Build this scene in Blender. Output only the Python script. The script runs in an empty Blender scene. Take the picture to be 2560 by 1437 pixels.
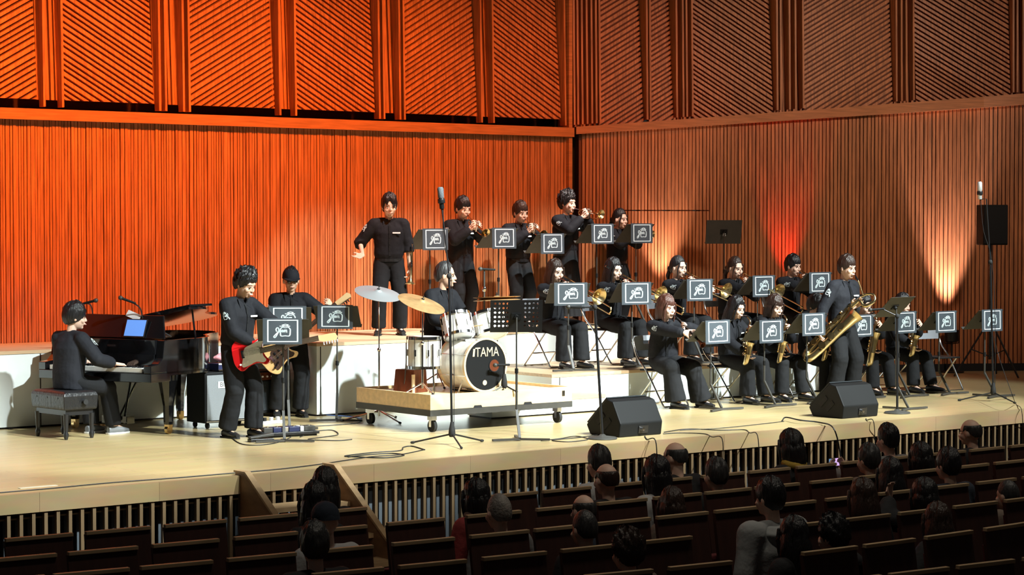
import bpy, bmesh, math, random
import numpy as np
from mathutils import Vector, Matrix, noise
V = Vector
rnd = random.Random(7)
C = bpy.context.scene.collection
sc = bpy.context.scene
# ---------------------------------------------------------------- camera, world, lights, exposure
FPX, CX, CY, YH, HC = 5400., 1280., 718.5, 555., 2.2     # focal length in pixels, picture centre, horizon row, camera height over the stage floor
TAU = math.atan((CY - YH) / FPX); AZ = math.atan2(1.263, 1)
FW0 = V((math.cos(AZ), math.sin(AZ), 0)); RT = V((math.sin(AZ), -math.cos(AZ), 0))
FW = FW0 * math.cos(TAU) + V((0, 0, -math.sin(TAU))); UP = RT.cross(FW)
CAM = V((-12.8, -16.16, HC))
cd = bpy.data.cameras.new('camera'); co = bpy.data.objects.new('camera', cd); C.objects.link(co)
cd.sensor_width = 36; cd.lens = FPX / 2560 * 36; cd.clip_end = 200
co.matrix_world = Matrix(((RT.x, UP.x, -FW.x, CAM.x), (RT.y, UP.y, -FW.y, CAM.y), (RT.z, UP.z, -FW.z, CAM.z), (0, 0, 0, 1)))
sc.camera = co
sc.view_settings.view_transform = 'Standard'; sc.view_settings.look = 'None'
sc.view_settings.exposure = 0.0; sc.view_settings.gamma = 1.0; sc.view_settings.use_curve_mapping = False
w = bpy.data.worlds.new('world'); sc.world = w; w.use_nodes = True
w.node_tree.nodes['Background'].inputs[0].default_value = (.8, .75, .7, 1)
w.node_tree.nodes['Background'].inputs[1].default_value = .02

def spot(name, loc, to, ang, power, col=(1, 1, 1), size=.15, blend=.25):
    l = bpy.data.lights.new(name, 'SPOT'); l.energy = power; l.color = col; l.spot_size = math.radians(ang)
    l.spot_blend = blend; l.shadow_soft_size = size
    o = bpy.data.objects.new(name, l); C.objects.link(o); o.location = loc
    o.rotation_euler = (V(to) - V(loc)).to_track_quat('-Z', 'Y').to_euler(); return o
# white front stage spots, hung over the hall
for x, tx, p in ((-2.4, -4.8, 12500), (.2, -2.0, 11500), (2.6, .5, 12500), (4.6, 2.6, 13000), (6.6, 4.6, 13000), (8.4, 6.6, 10500), (10.2, 8.4, 4500)):
    spot('stage_spot', (x, -7, 9.4), (tx, 2.45, .2), 26, p, (.91, 1, .985), .13, .5)
# steep white spots on the standing row
for x, tx in ((2.5, 2.2), (3.9, 3.6), (5.2, 4.9), (6.2, 5.9)):
    spot('row_spot', (x, .6, 9.4), (tx, 5.45, 1.7), 17, 4300, (.93, 1, .99), .1, .4)
# low warm spots on the apron and the stage edge
for x, tx, p in ((-7, -3.2, 220), (-2, 0, 480), (4, 4, 560), (8, 7.5, 400)):
    spot('apron_spot', (x, -11, 6.2), (tx, 0.2, -.1), 24, p, (1, .93, .78), .2, .8)
# orange wash on the back wall
for x, p in ((-5.4, 5000), (-3.4, 5400), (-1.4, 5200), (.6, 4500), (2.6, 3500), (4.6, 2200), (6.6, 1100)):
    spot('wall_wash', (x, -.5, 8.6), (x - .1, 6.6, 3.3), 37, p, (1, .235, .03), .5, .95)
# warm dim wash on the curved side wall
for x, tx, ty, p in ((6.5, 8.2, 6.1, 800), (8.5, 11.0, 5.2, 1300)):
    spot('side_wash', (x, -4, 7.5), (tx, ty, 3.2), 50, p, (1, .76, .58), .6, .95)
# dim fill lamps added above the seats to brighten the audience
for x in (-4.5, 0, 4):
    spot('audience_fill', (x, -6.5, 8.5), (x, -4.9, 0), 75, 380, (1, .90, .74), .4, .8)

# ---------------------------------------------------------------- picture -> place helpers (used once to lay the stage out)
def ray(u, v): return FW * FPX + RT * (u - CX) - UP * (v - CY)
def G(u, v, z=0.):
    r = ray(u, v); return CAM + r * ((z - HC) / r.z)
def PY(u, v, Y):
    r = ray(u, v); return CAM + r * ((Y - CAM.y) / r.y)
def PD(u, v, ref):                                         # point seen at (u, v) at the depth of ref
    r = ray(u, v); d = (V(ref) - CAM).dot(FW); return CAM + r * (d / FPX)
def proj(p):
    q = V(p) - CAM; d = q.dot(FW); return CX + FPX * q.dot(RT) / d, CY - FPX * q.dot(UP) / d
def face(psi): return math.radians(-128.4 + psi - 90)      # z-rotation for a thing whose front is +Y, psi deg. turned right of facing the hall seat

# ---------------------------------------------------------------- materials
def mat(name, col, rough=.5, metal=0., var=0., sc3=(1, 1, 1), ns=6., bump=0., bs=40., emit=0., coat=0., trans=0., col2=None, spec=.5):
    m = bpy.data.materials.new(name); m.use_nodes = True; nt = m.node_tree; b = nt.nodes['Principled BSDF']
    b.inputs['Roughness'].default_value = rough; b.inputs['Metallic'].default_value = metal
    b.inputs['Specular IOR Level'].default_value = spec
    b.inputs['Base Color'].default_value = (*col, 1)
    if coat: b.inputs['Coat Weight'].default_value = coat; b.inputs['Coat Roughness'].default_value = .08
    if trans: b.inputs['Transmission Weight'].default_value = trans; b.inputs['IOR'].default_value = 1.33
    if emit: b.inputs['Emission Color'].default_value = (*col, 1); b.inputs['Emission Strength'].default_value = emit
    if var or bump:
        tc = nt.nodes.new('ShaderNodeTexCoord'); mp = nt.nodes.new('ShaderNodeMapping'); mp.inputs['Scale'].default_value = sc3
        nt.links.new(tc.outputs['Object'], mp.inputs[0])
    if var:
        n = nt.nodes.new('ShaderNodeTexNoise'); n.inputs['Scale'].default_value = ns; n.inputs['Detail'].default_value = 4
        nt.links.new(mp.outputs[0], n.inputs['Vector'])
        r = nt.nodes.new('ShaderNodeValToRGB'); c2 = col2 or tuple(c * (1 - var) for c in col); c3 = col if col2 else tuple(min(1, c * (1 + var)) for c in col)
        r.color_ramp.elements[0].position = .3; r.color_ramp.elements[1].position = .7
        r.color_ramp.elements[0].color = (*c2, 1); r.color_ramp.elements[1].color = (*c3, 1)
        nt.links.new(n.outputs['Fac'], r.inputs[0]); nt.links.new(r.outputs[0], b.inputs['Base Color'])
    if bump:
        n = nt.nodes.new('ShaderNodeTexNoise'); n.inputs['Scale'].default_value = bs; n.inputs['Detail'].default_value = 3
        nt.links.new(mp.outputs[0], n.inputs['Vector'])
        bp = nt.nodes.new('ShaderNodeBump'); bp.inputs['Strength'].default_value = bump; bp.inputs['Distance'].default_value = .02
        nt.links.new(n.outputs['Fac'], bp.inputs['Height']); nt.links.new(bp.outputs[0], b.inputs['Normal'])
    return m

def plank_mat(name, c1, c2, c3, rough, pw=.09, pl=1.8, coat=0.):
    m = bpy.data.materials.new(name); m.use_nodes = True; nt = m.node_tree; b = nt.nodes['Principled BSDF']; L = nt.links.new
    tc = nt.nodes.new('ShaderNodeTexCoord'); br = nt.nodes.new('ShaderNodeTexBrick')
    br.inputs['Color1'].default_value = (*c1, 1); br.inputs['Color2'].default_value = (*c2, 1); br.inputs['Mortar'].default_value = (*c3, 1)
    br.inputs['Scale'].default_value = 1; br.inputs['Mortar Size'].default_value = .0025; br.inputs['Brick Width'].default_value = pl; br.inputs['Row Height'].default_value = pw
    L(tc.outputs['Object'], br.inputs['Vector'])
    mp = nt.nodes.new('ShaderNodeMapping'); mp.inputs['Scale'].default_value = (1, 12, 4); L(tc.outputs['Object'], mp.inputs[0])
    n = nt.nodes.new('ShaderNodeTexNoise'); n.inputs['Scale'].default_value = 2.5; n.inputs['Detail'].default_value = 5; L(mp.outputs[0], n.inputs['Vector'])
    mx = nt.nodes.new('ShaderNodeMixRGB'); mx.blend_type = 'MULTIPLY'; mx.inputs[0].default_value = .35
    L(br.outputs['Color'], mx.inputs[1]); L(n.outputs['Color'], mx.inputs[2])
    hs = nt.nodes.new('ShaderNodeHueSaturation'); hs.inputs['Saturation'].default_value = 1; hs.inputs['Value'].default_value = 1.2; L(mx.outputs[0], hs.inputs['Color'])
    L(hs.outputs[0], b.inputs['Base Color']); b.inputs['Roughness'].default_value = rough
    if coat: b.inputs['Coat Weight'].default_value = coat; b.inputs['Coat Roughness'].default_value = .25
    return m

M = {}
M['wallwood'] = mat('wall wood', (.45, .16, .058), .45, var=.38, sc3=(14, 14, .7), ns=3.)
M['wallback'] = mat('shaded wall backing', (.13, .035, .012), .7)  # wall wood darkened to hold the shade behind battens and under panels
M['ledge'] = mat('ledge wood', (.45, .165, .06), .4, var=.22, sc3=(1, 1, 14), ns=3.)
M['floor'] = plank_mat('stage floor', (.50, .385, .195), (.45, .345, .17), (.24, .16, .08), .34, coat=.2)
M['lip'] = plank_mat('stage edge wood', (.36, .25, .13), (.30, .205, .105), (.2, .13, .07), .45, pw=.05, pl=1.1)
M['slat'] = mat('front slat wood', (.19, .125, .065), .5, var=.2, sc3=(3, 3, .5), ns=4)
M['hallfloor'] = plank_mat('hall floor', (.10, .055, .03), (.085, .045, .025), (.03, .02, .01), .5)
M['dark'] = mat('dark void', (.012, .012, .014), .9)
M['greyback'] = mat('grey backing', (.10, .12, .14), .8)
M['white'] = mat('white platform paint', (.80, .86, .86), .55, var=.03, ns=3)
M['platwood'] = mat('platform edge wood', (.60, .42, .25), .5, var=.15, sc3=(1, 8, 8), ns=3)
M['black'] = mat('black paint', (.012, .012, .013), .35)
M['gloss'] = mat('black lacquer', (.006, .006, .007), .08, coat=.6)
M['matte'] = mat('black matte', (.008, .0085, .009), .6, spec=.2)
M['stand'] = mat('stand metal', (.045, .043, .038), .5, var=.15, ns=8)
M['leather'] = mat('black leather', (.011, .011, .012), .4, bump=.3, bs=30)
M['chrome'] = mat('chrome', (.75, .75, .76), .16, 1)
M['steel'] = mat('painted steel', (.42, .45, .50), .35, .3)
M['brass'] = mat('brass', (.74, .52, .25), .24, 1)
M['gold'] = mat('gold lacquer', (.68, .53, .28), .27, 1)
M['bronze'] = mat('cymbal bronze', (.66, .42, .19), .42, .6, var=.2, ns=9)
M['silvercym'] = mat('cymbal silver', (.52, .54, .55), .45, .6)
M['cloth'] = mat('black cotton', (.0105, .011, .014), .8, bump=.5, bs=9, spec=.2)
M['cloth2'] = mat('charcoal trousers', (.014, .0145, .016), .85, bump=.4, bs=7, spec=.15)
M['cloth3'] = mat('washed black cotton', (.017, .018, .023), .8, bump=.5, bs=9, spec=.2)
M['skin'] = mat('skin', (.76, .50, .38), .5, var=.06, ns=12)
M['skin2'] = mat('tanned skin', (.62, .38, .26), .5, var=.06, ns=12)
M['lip2'] = mat('lips', (.50, .22, .18), .5)
M['hairk'] = mat('black hair', (.010, .009, .010), .38, bump=.5, sc3=(1, 1, .12), bs=110)
M['hairb'] = mat('dark brown hair', (.032, .016, .011), .40, bump=.5, sc3=(1, 1, .12), bs=110)
M['hairr'] = mat('reddish brown hair', (.07, .026, .017), .40, bump=.5, sc3=(1, 1, .12), bs=110)
M['hairg'] = mat('grey hair', (.22, .20, .18), .6, var=.4, ns=30, bump=.4, bs=70)
M['hairs'] = mat('salt and pepper hair', (.035, .034, .034), .45, var=.5, sc3=(1, 1, .2), ns=40, bump=.4, bs=80)
M['eye'] = mat('dark eye', (.02, .015, .012), .2)
M['shoe'] = mat('black shoe', (.014, .014, .015), .35)
M['shoew'] = mat('grey sneaker', (.16, .17, .18), .5)
M['sole'] = mat('white sole', (.75, .74, .72), .6)
M['sock'] = mat('white sock', (.78, .78, .78), .8)
M['banner'] = mat('grey plastic sleeve', (.060, .072, .084), .36, var=.12, ns=5)
M['print'] = mat('white print', (.80, .90, .92), .5)
M['paper'] = mat('white paper', (.85, .85, .84), .7)
M['screen'] = mat('blue screen', (.10, .24, .62), .3, emit=.9)
M['red'] = mat('red lacquer', (.62, .012, .014), .15, coat=.5)
M['cream'] = mat('white plastic', (.82, .82, .80), .35)
M['natwood'] = mat('natural ash wood', (.72, .44, .18), .3, var=.2, sc3=(1, 8, 8), ns=3, coat=.3)
M['maple'] = mat('maple neck', (.68, .45, .22), .35)
M['rosew'] = mat('rosewood', (.05, .025, .015), .45)
M['shell'] = mat('silver drum wrap', (.74, .73, .68), .3, .15, var=.18, sc3=(3, 3, .4), ns=6)
M['hoop'] = mat('champagne hoop', (.78, .62, .40), .35, .2)
M['head'] = mat('white drum head', (.88, .88, .86), .5)
M['cajon'] = mat('brown stained wood', (.13, .035, .015), .3, var=.3, sc3=(6, 6, 1), ns=3)
M['plywood'] = mat('pale plywood', (.78, .57, .31), .45, var=.12, sc3=(1, 6, 6), ns=3)
M['rubber'] = mat('black rubber', (.015, .015, .015), .8)
M['grille'] = mat('speaker grille', (.014, .018, .021), .5, bump=.4, bs=300, spec=.25)
M['ampgrille'] = mat('silver grille cloth', (.20, .22, .235), .5, bump=.4, bs=200)
M['soundboard'] = mat('piano plate', (.66, .30, .14), .35, .2)
M['ivory'] = mat('piano keys', (.88, .87, .84), .3)
M['felt'] = mat('red felt', (.25, .02, .02), .9)
M['water'] = mat('clear plastic', (.80, .90, .96), .08, trans=.85)
M['label'] = mat('blue label', (.20, .45, .75), .5)
M['pink'] = mat('pink cloth', (.72, .30, .33), .8, var=.25, ns=14)
M['navy'] = mat('navy casing', (.02, .025, .07), .35)
M['cable'] = mat('black cable', (.012, .012, .012), .6)
M['cablew'] = mat('white cable', (.80, .80, .78), .5)
M['cableb'] = mat('blue cable', (.08, .18, .55), .5)
M['micgrey'] = mat('mic foam', (.10, .11, .12), .8, bump=.4, bs=120)
M['micsilver'] = mat('mic silver', (.72, .74, .72), .35, .5)
M['seatwood'] = mat('seat back wood', (.045, .013, .008), .6, var=.25, sc3=(5, 5, .7), ns=3)
M['seattop'] = mat('seat top edge', (.48, .35, .20), .45, var=.2, sc3=(1, 8, 8), ns=4)
M['seatcush'] = mat('seat cushion', (.10, .012, .014), .9)
M['stairwood'] = mat('stair wood', (.40, .26, .135), .5, var=.2, sc3=(2, 2, 6), ns=3)
M['stairside'] = mat('stair side panel', (.22, .11, .05), .5, var=.2, sc3=(2, 2, 6), ns=3)
M['tape'] = mat('tape', (.62, .55, .42), .7)
M['redled'] = mat('red lamp lens', (1, .03, .015), .3, emit=3)
M['pinkled'] = mat('pink lamp lens', (1, .45, .35), .3, emit=3)
# ---------------------------------------------------------------- mesh helpers
def frame_from(d, upv=(0, 0, 1)):                          # rotation whose +Z is d
    d = V(d).normalized(); u = V(upv)
    if abs(d.dot(u.normalized())) > .98: u = V((0, 1, 0)) if abs(d.y) < .9 else V((1, 0, 0))
    x = u.cross(d).normalized(); y = d.cross(x)
    return Matrix((x, y, d)).transposed()
class MB:
    def __init__(s): s.v = []; s.f = []
    def add(s, vs, fs):
        o = len(s.v); s.v += [tuple(p) for p in vs]; s.f += [tuple(i + o for i in f) for f in fs]; return s
    def hexa(s, p):                                        # 8 corners: bottom 4 ccw, top 4 ccw
        return s.add(p, [(3, 2, 1, 0), (4, 5, 6, 7), (0, 1, 5, 4), (1, 2, 6, 5), (2, 3, 7, 6), (3, 0, 4, 7)])
    def box(s, c, d, R=None):
        hx, hy, hz = d[0] / 2, d[1] / 2, d[2] / 2; c = V(c)
        p = [V(q) for q in ((-hx, -hy, -hz), (hx, -hy, -hz), (hx, hy, -hz), (-hx, hy, -hz), (-hx, -hy, hz), (hx, -hy, hz), (hx, hy, hz), (-hx, hy, hz))]
        return s.hexa([c + (R @ q if R else q) for q in p])
    def b3(s, x0, x1, y0, y1, z0, z1): return s.box(((x0 + x1) / 2, (y0 + y1) / 2, (z0 + z1) / 2), (x1 - x0, y1 - y0, z1 - z0))
    def bar(s, a, b, w, h=None, up=(0, 0, 1)):
        a = V(a); b = V(b); return s.box((a + b) / 2, (w, h or w, (b - a).length), frame_from(b - a, up))
    def prism(s, pts, a, b, mp=lambda x, y, z: V((x, y, z))):   # polygon in (x,y) extruded z from a to b, ccw
        n = len(pts); vs = [mp(x, y, a) for x, y in pts] + [mp(x, y, b) for x, y in pts]
        return s.add(vs, [tuple(range(n - 1, -1, -1)), tuple(range(n, 2 * n))] + [(i, (i + 1) % n, n + (i + 1) % n, n + i) for i in range(n)])
    def rings(s, rs, cap=True, closed=False):
        n = len(rs[0]); vs = [p for r in rs for p in r]; fs = []; k = len(rs)
        for i in range(k if closed else k - 1):
            for j in range(n):
                a = i * n + j; b = i * n + (j + 1) % n; i2 = (i + 1) % k
                fs.append((a, b, i2 * n + (j + 1) % n, i2 * n + j))
        if cap and not closed: fs += [tuple(range(n - 1, -1, -1)), tuple(range((k - 1) * n, k * n))]
        return s.add(vs, fs)
    def tube(s, pts, r, n=8, closed=False):
        pts = [V(p) for p in pts]; k = len(pts); rr = r if isinstance(r, (list, tuple)) else [r] * k; rs = []; x = None
        for i, p in enumerate(pts):
            if closed: t = (pts[(i + 1) % k] - pts[i - 1])
            else: t = (pts[min(i + 1, k - 1)] - pts[max(i - 1, 0)])
            t.normalize()
            if x is None: x = frame_from(t).col[0].copy()
            x = (x - t * x.dot(t))
            if x.length < 1e-6: x = frame_from(t).col[0].copy()
            x.normalize(); y = t.cross(x)
            rs.append([p + (x * math.cos(2 * math.pi * j / n) + y * math.sin(2 * math.pi * j / n)) * rr[i] for j in range(n)])
        return s.rings(rs, not closed, closed)
    def cyl(s, a, b, r, n=16): return s.tube([a, b], r, n)
    def lathe(s, prof, o=(0, 0, 0), d=(0, 0, 1), n=24, up=(0, 0, 1)):    # prof: (radius, height) along d
        R = frame_from(d, up); o = V(o)
        rs = [[o + R @ V((max(r, 1e-4) * math.cos(2 * math.pi * j / n), max(r, 1e-4) * math.sin(2 * math.pi * j / n), h)) for j in range(n)] for r, h in prof]
        return s.rings(rs)
    def ell(s, c, r, R=None, n=14, m=9):
        rs = []; c = V(c)
        for i in range(m + 1):
            t = math.pi * i / m; k = max(math.sin(t), .02)
            rs.append([c + (R @ q if R else q) for q in (V((r[0] * k * math.cos(2 * math.pi * j / n), r[1] * k * math.sin(2 * math.pi * j / n), -r[2] * math.cos(t))) for j in range(n))])
        return s.rings(rs)
    def cap(s, a, b, ra, rb, n=12):                        # round-ended tapered limb
        a = V(a); b = V(b); t = (b - a); 
        if t.length < 1e-5: return s
        t.normalize(); ps = []; rr = []
        for q in (-1, -.8, -.45): ps.append(a + t * ra * q); rr.append(max(ra * math.sqrt(1 - q * q), ra * .06))
        ps += [a, b]; rr += [ra, rb]
        for q in (.45, .8, 1): ps.append(b + t * rb * q); rr.append(max(rb * math.sqrt(1 - q * q), rb * .06))
        return s.tube(ps, rr, n)
    def chain(s, pts, rr, n=12):
        for i in range(len(pts) - 1): s.cap(pts[i], pts[i + 1], rr[i], rr[i + 1], n)
        return s
    def loft(s, secs, n=20):                               # sections (centre, x axis, y axis, rx, ry)
        return s.rings([[V(c) + V(x) * (rx * math.copysign(abs(math.cos(2 * math.pi * j / n)) ** .85, math.cos(2 * math.pi * j / n))) + V(y) * (ry * math.copysign(abs(math.sin(2 * math.pi * j / n)) ** .85, math.sin(2 * math.pi * j / n))) for j in range(n)] for c, x, y, rx, ry in secs])
    def ribbon(s, pts, w, mp, t=.0015, closed=False):      # flat stroke in a plane: mp(x, y, depth)
        k = len(pts)
        for i in range(k if closed else k - 1):
            a = V(pts[i]).to_2d() if len(pts[i]) > 2 else V(pts[i]); b = V(pts[(i + 1) % k]); d = b - a
            if d.length < 1e-6: continue
            d.normalize(); q = V((-d.y, d.x)) * w / 2; e = d * w * .45
            s.prism([tuple(a - e - q), tuple(b + e - q), tuple(b + e + q), tuple(a - e + q)], 0, t, mp)
        return s
    def build(s, name, m, parent=None, smooth=False, kind=None, bevel=0., mods=None):
        me = bpy.data.meshes.new(name); me.from_pydata(s.v, [], s.f); me.materials.append(m)
        o = bpy.data.objects.new(name, me); C.objects.link(o)
        if parent: o.parent = parent
        if kind: o['kind'] = kind
        if smooth:
            me.polygons.foreach_set('use_smooth', [True] * len(me.polygons))
            try: me.set_sharp_from_angle(angle=math.radians(smooth if smooth is not True else 40))
            except Exception: pass
        if bevel:
            b = o.modifiers.new('bevel', 'BEVEL'); b.width = bevel; b.segments = 2; b.limit_method = 'ANGLE'
        return o
def tag(o, label, cat, group=None, kind=None):
    o['label'] = label; o['category'] = cat
    if group: o['group'] = group
    if kind: o['kind'] = kind
    return o
def thing(name, label, cat, loc=(0, 0, 0), rz=0., group=None):
    o = bpy.data.objects.new(name, None); C.objects.link(o); o.empty_display_size = .1
    o.location = loc; o.rotation_euler = (0, 0, rz); return tag(o, label, cat, group)
def copy_tree(o, parent=None):
    c = o.copy(); C.objects.link(c)
    if parent: c.parent = parent
    for ch in list(o.children): copy_tree(ch, c)
    return c
def mesh_text(txt, size, name, m, parent, mw, ext=.001):
    cu = bpy.data.curves.new('t', 'FONT'); cu.body = txt; cu.size = size; cu.extrude = ext; cu.align_x = 'CENTER'; cu.align_y = 'CENTER'
    t = bpy.data.objects.new('t', cu); C.objects.link(t); bpy.context.view_layer.update()
    me = bpy.data.meshes.new_from_object(t.evaluated_get(bpy.context.evaluated_depsgraph_get())); bpy.data.objects.remove(t); bpy.data.curves.remove(cu)
    me.transform(mw); me.materials.clear(); me.materials.append(m); o = bpy.data.objects.new(name, me); C.objects.link(o); o.parent = parent; return o
def spline(pts, k=6):                                      # Catmull-Rom through points
    P = [V(p) for p in pts]; P = [P[0] * 2 - P[1]] + P + [P[-1] * 2 - P[-2]]; out = []
    for i in range(1, len(P) - 2):
        for j in range(k):
            t = j / k; a, b, c, d = P[i - 1:i + 3]
            out.append(.5 * ((2 * b) + (c - a) * t + (2 * a - 5 * b + 4 * c - d) * t * t + (3 * b - a - 3 * c + d) * t ** 3))
    return out + [P[-2]]
# ---------------------------------------------------------------- the hall
YW = 6.55; ZL = 3.36; T3 = .83; T2 = .42; ZF = -.85
mb = MB(); mb.b3(-9, 16, 0, 8.5, -.14, 0); mb.build('floor_stage', M['floor'], kind='structure')
mb = MB(); mb.b3(-9, 16, -.06, 0, -.155, .004); mb.build('trim_1', M['lip'], kind='structure')
mb = MB(); x = -8.5
while x < 14: mb.b3(x, x + .03, -.05, -.015, ZF, -.155); x += .109
mb.build('trim_2', M['slat'], kind='structure')
mb = MB(); mb.b3(-9, 16, .02, .035, -.215, -.2); mb.build('trim_3', M['slat'], kind='structure')
mb = MB(); x = -8.46
while x < 14: mb.b3(x, x + .035, .10, .12, ZF, -.22); x += .109
mb.build('trim_4', M['greyback'], kind='structure')
mb = MB(); mb.b3(-9, 16, .25, .3, ZF, -.14); mb.build('wall_front', M['dark'], kind='structure')
mb = MB(); mb.b3(-16, 16, -20, .3, ZF - .05, ZF); mb.build('floor', M['hallfloor'], kind='structure')
# back wall and curved side wall share one builder: W(s, z, d) = point s along the wall, height z, d out of it
def WL(s, z, d): return V((s, YW - d, z))
RP = [V(p) for p in ((6.27, 6.62), (7.2, 6.40), (8.3, 6.13), (9.4, 5.82), (10.5, 5.45), (11.5, 5.06), (12.4, 4.62), (13.2, 4.1), (14.0, 3.4), (14.7, 2.3), (15.1, .6))]
RL = [0.]
for a, b in zip(RP, RP[1:]): RL.append(RL[-1] + (b - a).length)
def WR(s, z, d):
    i = 0
    while i < len(RP) - 2 and s > RL[i + 1]: i += 1
    t = (s - RL[i]) / (RL[i + 1] - RL[i]); p = RP[i].lerp(RP[i + 1], t)
    def nrm(j):
        j = min(max(j, 0), len(RP) - 1); e = RP[min(j + 1, len(RP) - 1)] - RP[max(j - 1, 0)]; e.normalize(); return V((e.y, -e.x))
    n = nrm(i).lerp(nrm(i + 1), t).normalized(); q = p + n * d; return V((q.x, q.y, z))
def zlr(s): return 3.40 + .074 * s
def wquad(mb, W, s0, s1, z0, z1, d0, d1, sl=0.):           # sl: z rise per s
    e = sl * (s1 - s0)
    mb.hexa([W(s0, z0, d0), W(s1, z0 + e * 0, d0), W(s1, z0 + e * 0, d1), W(s0, z0, d1)][::-1] + [W(s0, z1, d0), W(s1, z1 + e, d0), W(s1, z1 + e, d1), W(s0, z1, d1)][::-1])
def clip(poly, s0, s1, z0, z1):
    for ax, lim, sg in ((0, s0, 1), (0, s1, -1), (1, z0, 1), (1, z1, -1)):
        out = []
        for i in range(len(poly)):
            a, b = poly[i - 1], poly[i]; ia = (a[ax] - lim) * sg >= 0; ib = (b[ax] - lim) * sg >= 0
            if ia != ib:
                t = (lim - a[ax]) / (b[ax] - a[ax]); out.append((a[0] + (b[0] - a[0]) * t, a[1] + (b[1] - a[1]) * t))
            if ib: out.append(b)
        poly = out
        if not poly: return []
    return poly
LEAN = .085                                                # upper panels lean back
ZT = 7.6
def upper(W, zl, panels, fins, recess, bm, dpanel=-.02, gap=0.):
    for s0, s1, sg in panels:
        zb = min(zl(s0), zl(s1)) - (.04 if not gap else -gap)
        sub = max(1, int((s1 - s0) / .5))
        for q in range(sub):
            a = s0 + (s1 - s0) * q / sub; b = s0 + (s1 - s0) * (q + 1) / sub
            bm.hexa([W(a, zb, dpanel - .06), W(a, zb, dpanel - .03), W(b, zb, dpanel - .03), W(b, zb, dpanel - .06), W(a, ZT, dpanel - .06 - LEAN * (ZT - zb)), W(a, ZT, dpanel - .03 - LEAN * (ZT - zb)), W(b, ZT, dpanel - .03 - LEAN * (ZT - zb)), W(b, ZT, dpanel - .06 - LEAN * (ZT - zb))])
        c = zb - (s1 - s0) - 1; m = .57 * sg
        while c < ZT + 2:
            wd = rnd.choice((.036, .042, .052))
            f = lambda s: c + m * (s - (s0 if sg > 0 else s1)) + (0 if sg > 0 else 0)
            poly = clip([(s0, f(s0)), (s1, f(s1)), (s1, f(s1) + wd), (s0, f(s0) + wd)], s0, s1, zb, ZT)
            if len(poly) > 2:
                mp = lambda s, z, d: W(s, z, dpanel + d - LEAN * (z - zb))
                wbm.prism(poly, .012, -.035, mp)
            c += wd + .029
    for s in fins:
        zb = zl(s) + .03
        h = .014
        wbm.hexa([W(s - h, zb, -.05), W(s - h, zb, .06), W(s + h, zb, .06), W(s + h, zb, -.05), W(s - h, ZT, -.05 - LEAN * (ZT - zb)), W(s - h, ZT, .06 - .02 * (ZT - zb)), W(s + h, ZT, .06 - .02 * (ZT - zb)), W(s + h, ZT, -.05 - LEAN * (ZT - zb))])
    for s0, s1 in recess:
        zb = zl(s0) + gap; n = max(2, int((s1 - s0) / .05)); 
        bm.hexa([W(s0, zb, -.14), W(s0, zb, -.1), W(s1, zb, -.1), W(s1, zb, -.14), W(s0, ZT, -.14 - LEAN * 2.5), W(s0, ZT, -.1 - LEAN * 2.5), W(s1, ZT, -.1 - LEAN * 2.5), W(s1, ZT, -.14 - LEAN * 2.5)])
        for i in range(n):
            a = s0 + (s1 - s0) * (i + .12) / n; b = s0 + (s1 - s0) * (i + .8) / n; dd = rnd.choice((-.06, -.05, -.075))
            wbm.hexa([W(a, zb, -.1), W(a, zb, dd), W(b, zb, dd), W(b, zb, -.1), W(a, ZT, -.1 - LEAN * 2.5), W(a, ZT, dd - LEAN * 2.5), W(b, ZT, dd - LEAN * 2.5), W(b, ZT, -.1 - LEAN * 2.5)])
# --- back wall
zl0 = lambda s: ZL + .125
wbm = MB(); bm = MB()
wquad(bm, WL, -8, 6.2, 0, ZL, -.12, -.0)
s = -8.
while s < 6.12:
    wd = rnd.choice((.024, .03, .036, .046)); wquad(wbm, WL, s, min(s + wd, 6.15), .02, ZL, 0, rnd.choice((.018, .022, .028))); s += wd + rnd.choice((.006, .008, .011))
fb = [(-6.55, 1.0)]
pan = [(-2.9, -1.72, 1), (-1.41, -.22, -1), (.25, 1.46, 1), (1.76, 2.96, -1), (3.40, 4.60, 1), (4.86, 6.04, -1), (-4.3, -3.2, -1), (-6, -4.6, 1), (-8, -6.3, -1)]
fin = [-1.66, -1.43, -.17, -.09, .15, .23, 1.50, 1.73, 2.99, 3.06, 3.31, 3.38, 4.63, 4.83, 6.07, -2.93, -3.17, -4.33, -4.57, -6.03, -6.27]
rec = [(-1.7, -1.41), (-.2, .25), (1.46, 1.75), (2.97, 3.40), (4.61, 4.85), (-3.2, -2.9), (-4.6, -4.3), (-6.3, -6)]
upper(WL, zl0, pan, fin, rec, bm, gap=.115); wquad(bm, WL, -8, 6.9, ZL, ZT + .2, -.9, -.55)  # open gap with dark back imitates the shadow strip above the ledge
bm.build('wall_back', M['wallback'], kind='structure'); wbm.build('trim_5', M['wallwood'], kind='structure')
mb = MB(); wquad(mb, WL, -8, 6.17, ZL, ZL + .125, -.1, .12); mb.build('trim_6', M['ledge'], kind='structure')
mb = MB(); mb.b3(6.10, 6.16, YW - .09, YW + .15, 0, ZT); mb.build('trim_7', M['ledge'], kind='structure')
mb = MB(); mb.b3(6.05, 6.6, YW + .17, YW + .2, 0, ZT); mb.build('trim_10', M['dark'], kind='structure')
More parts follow.
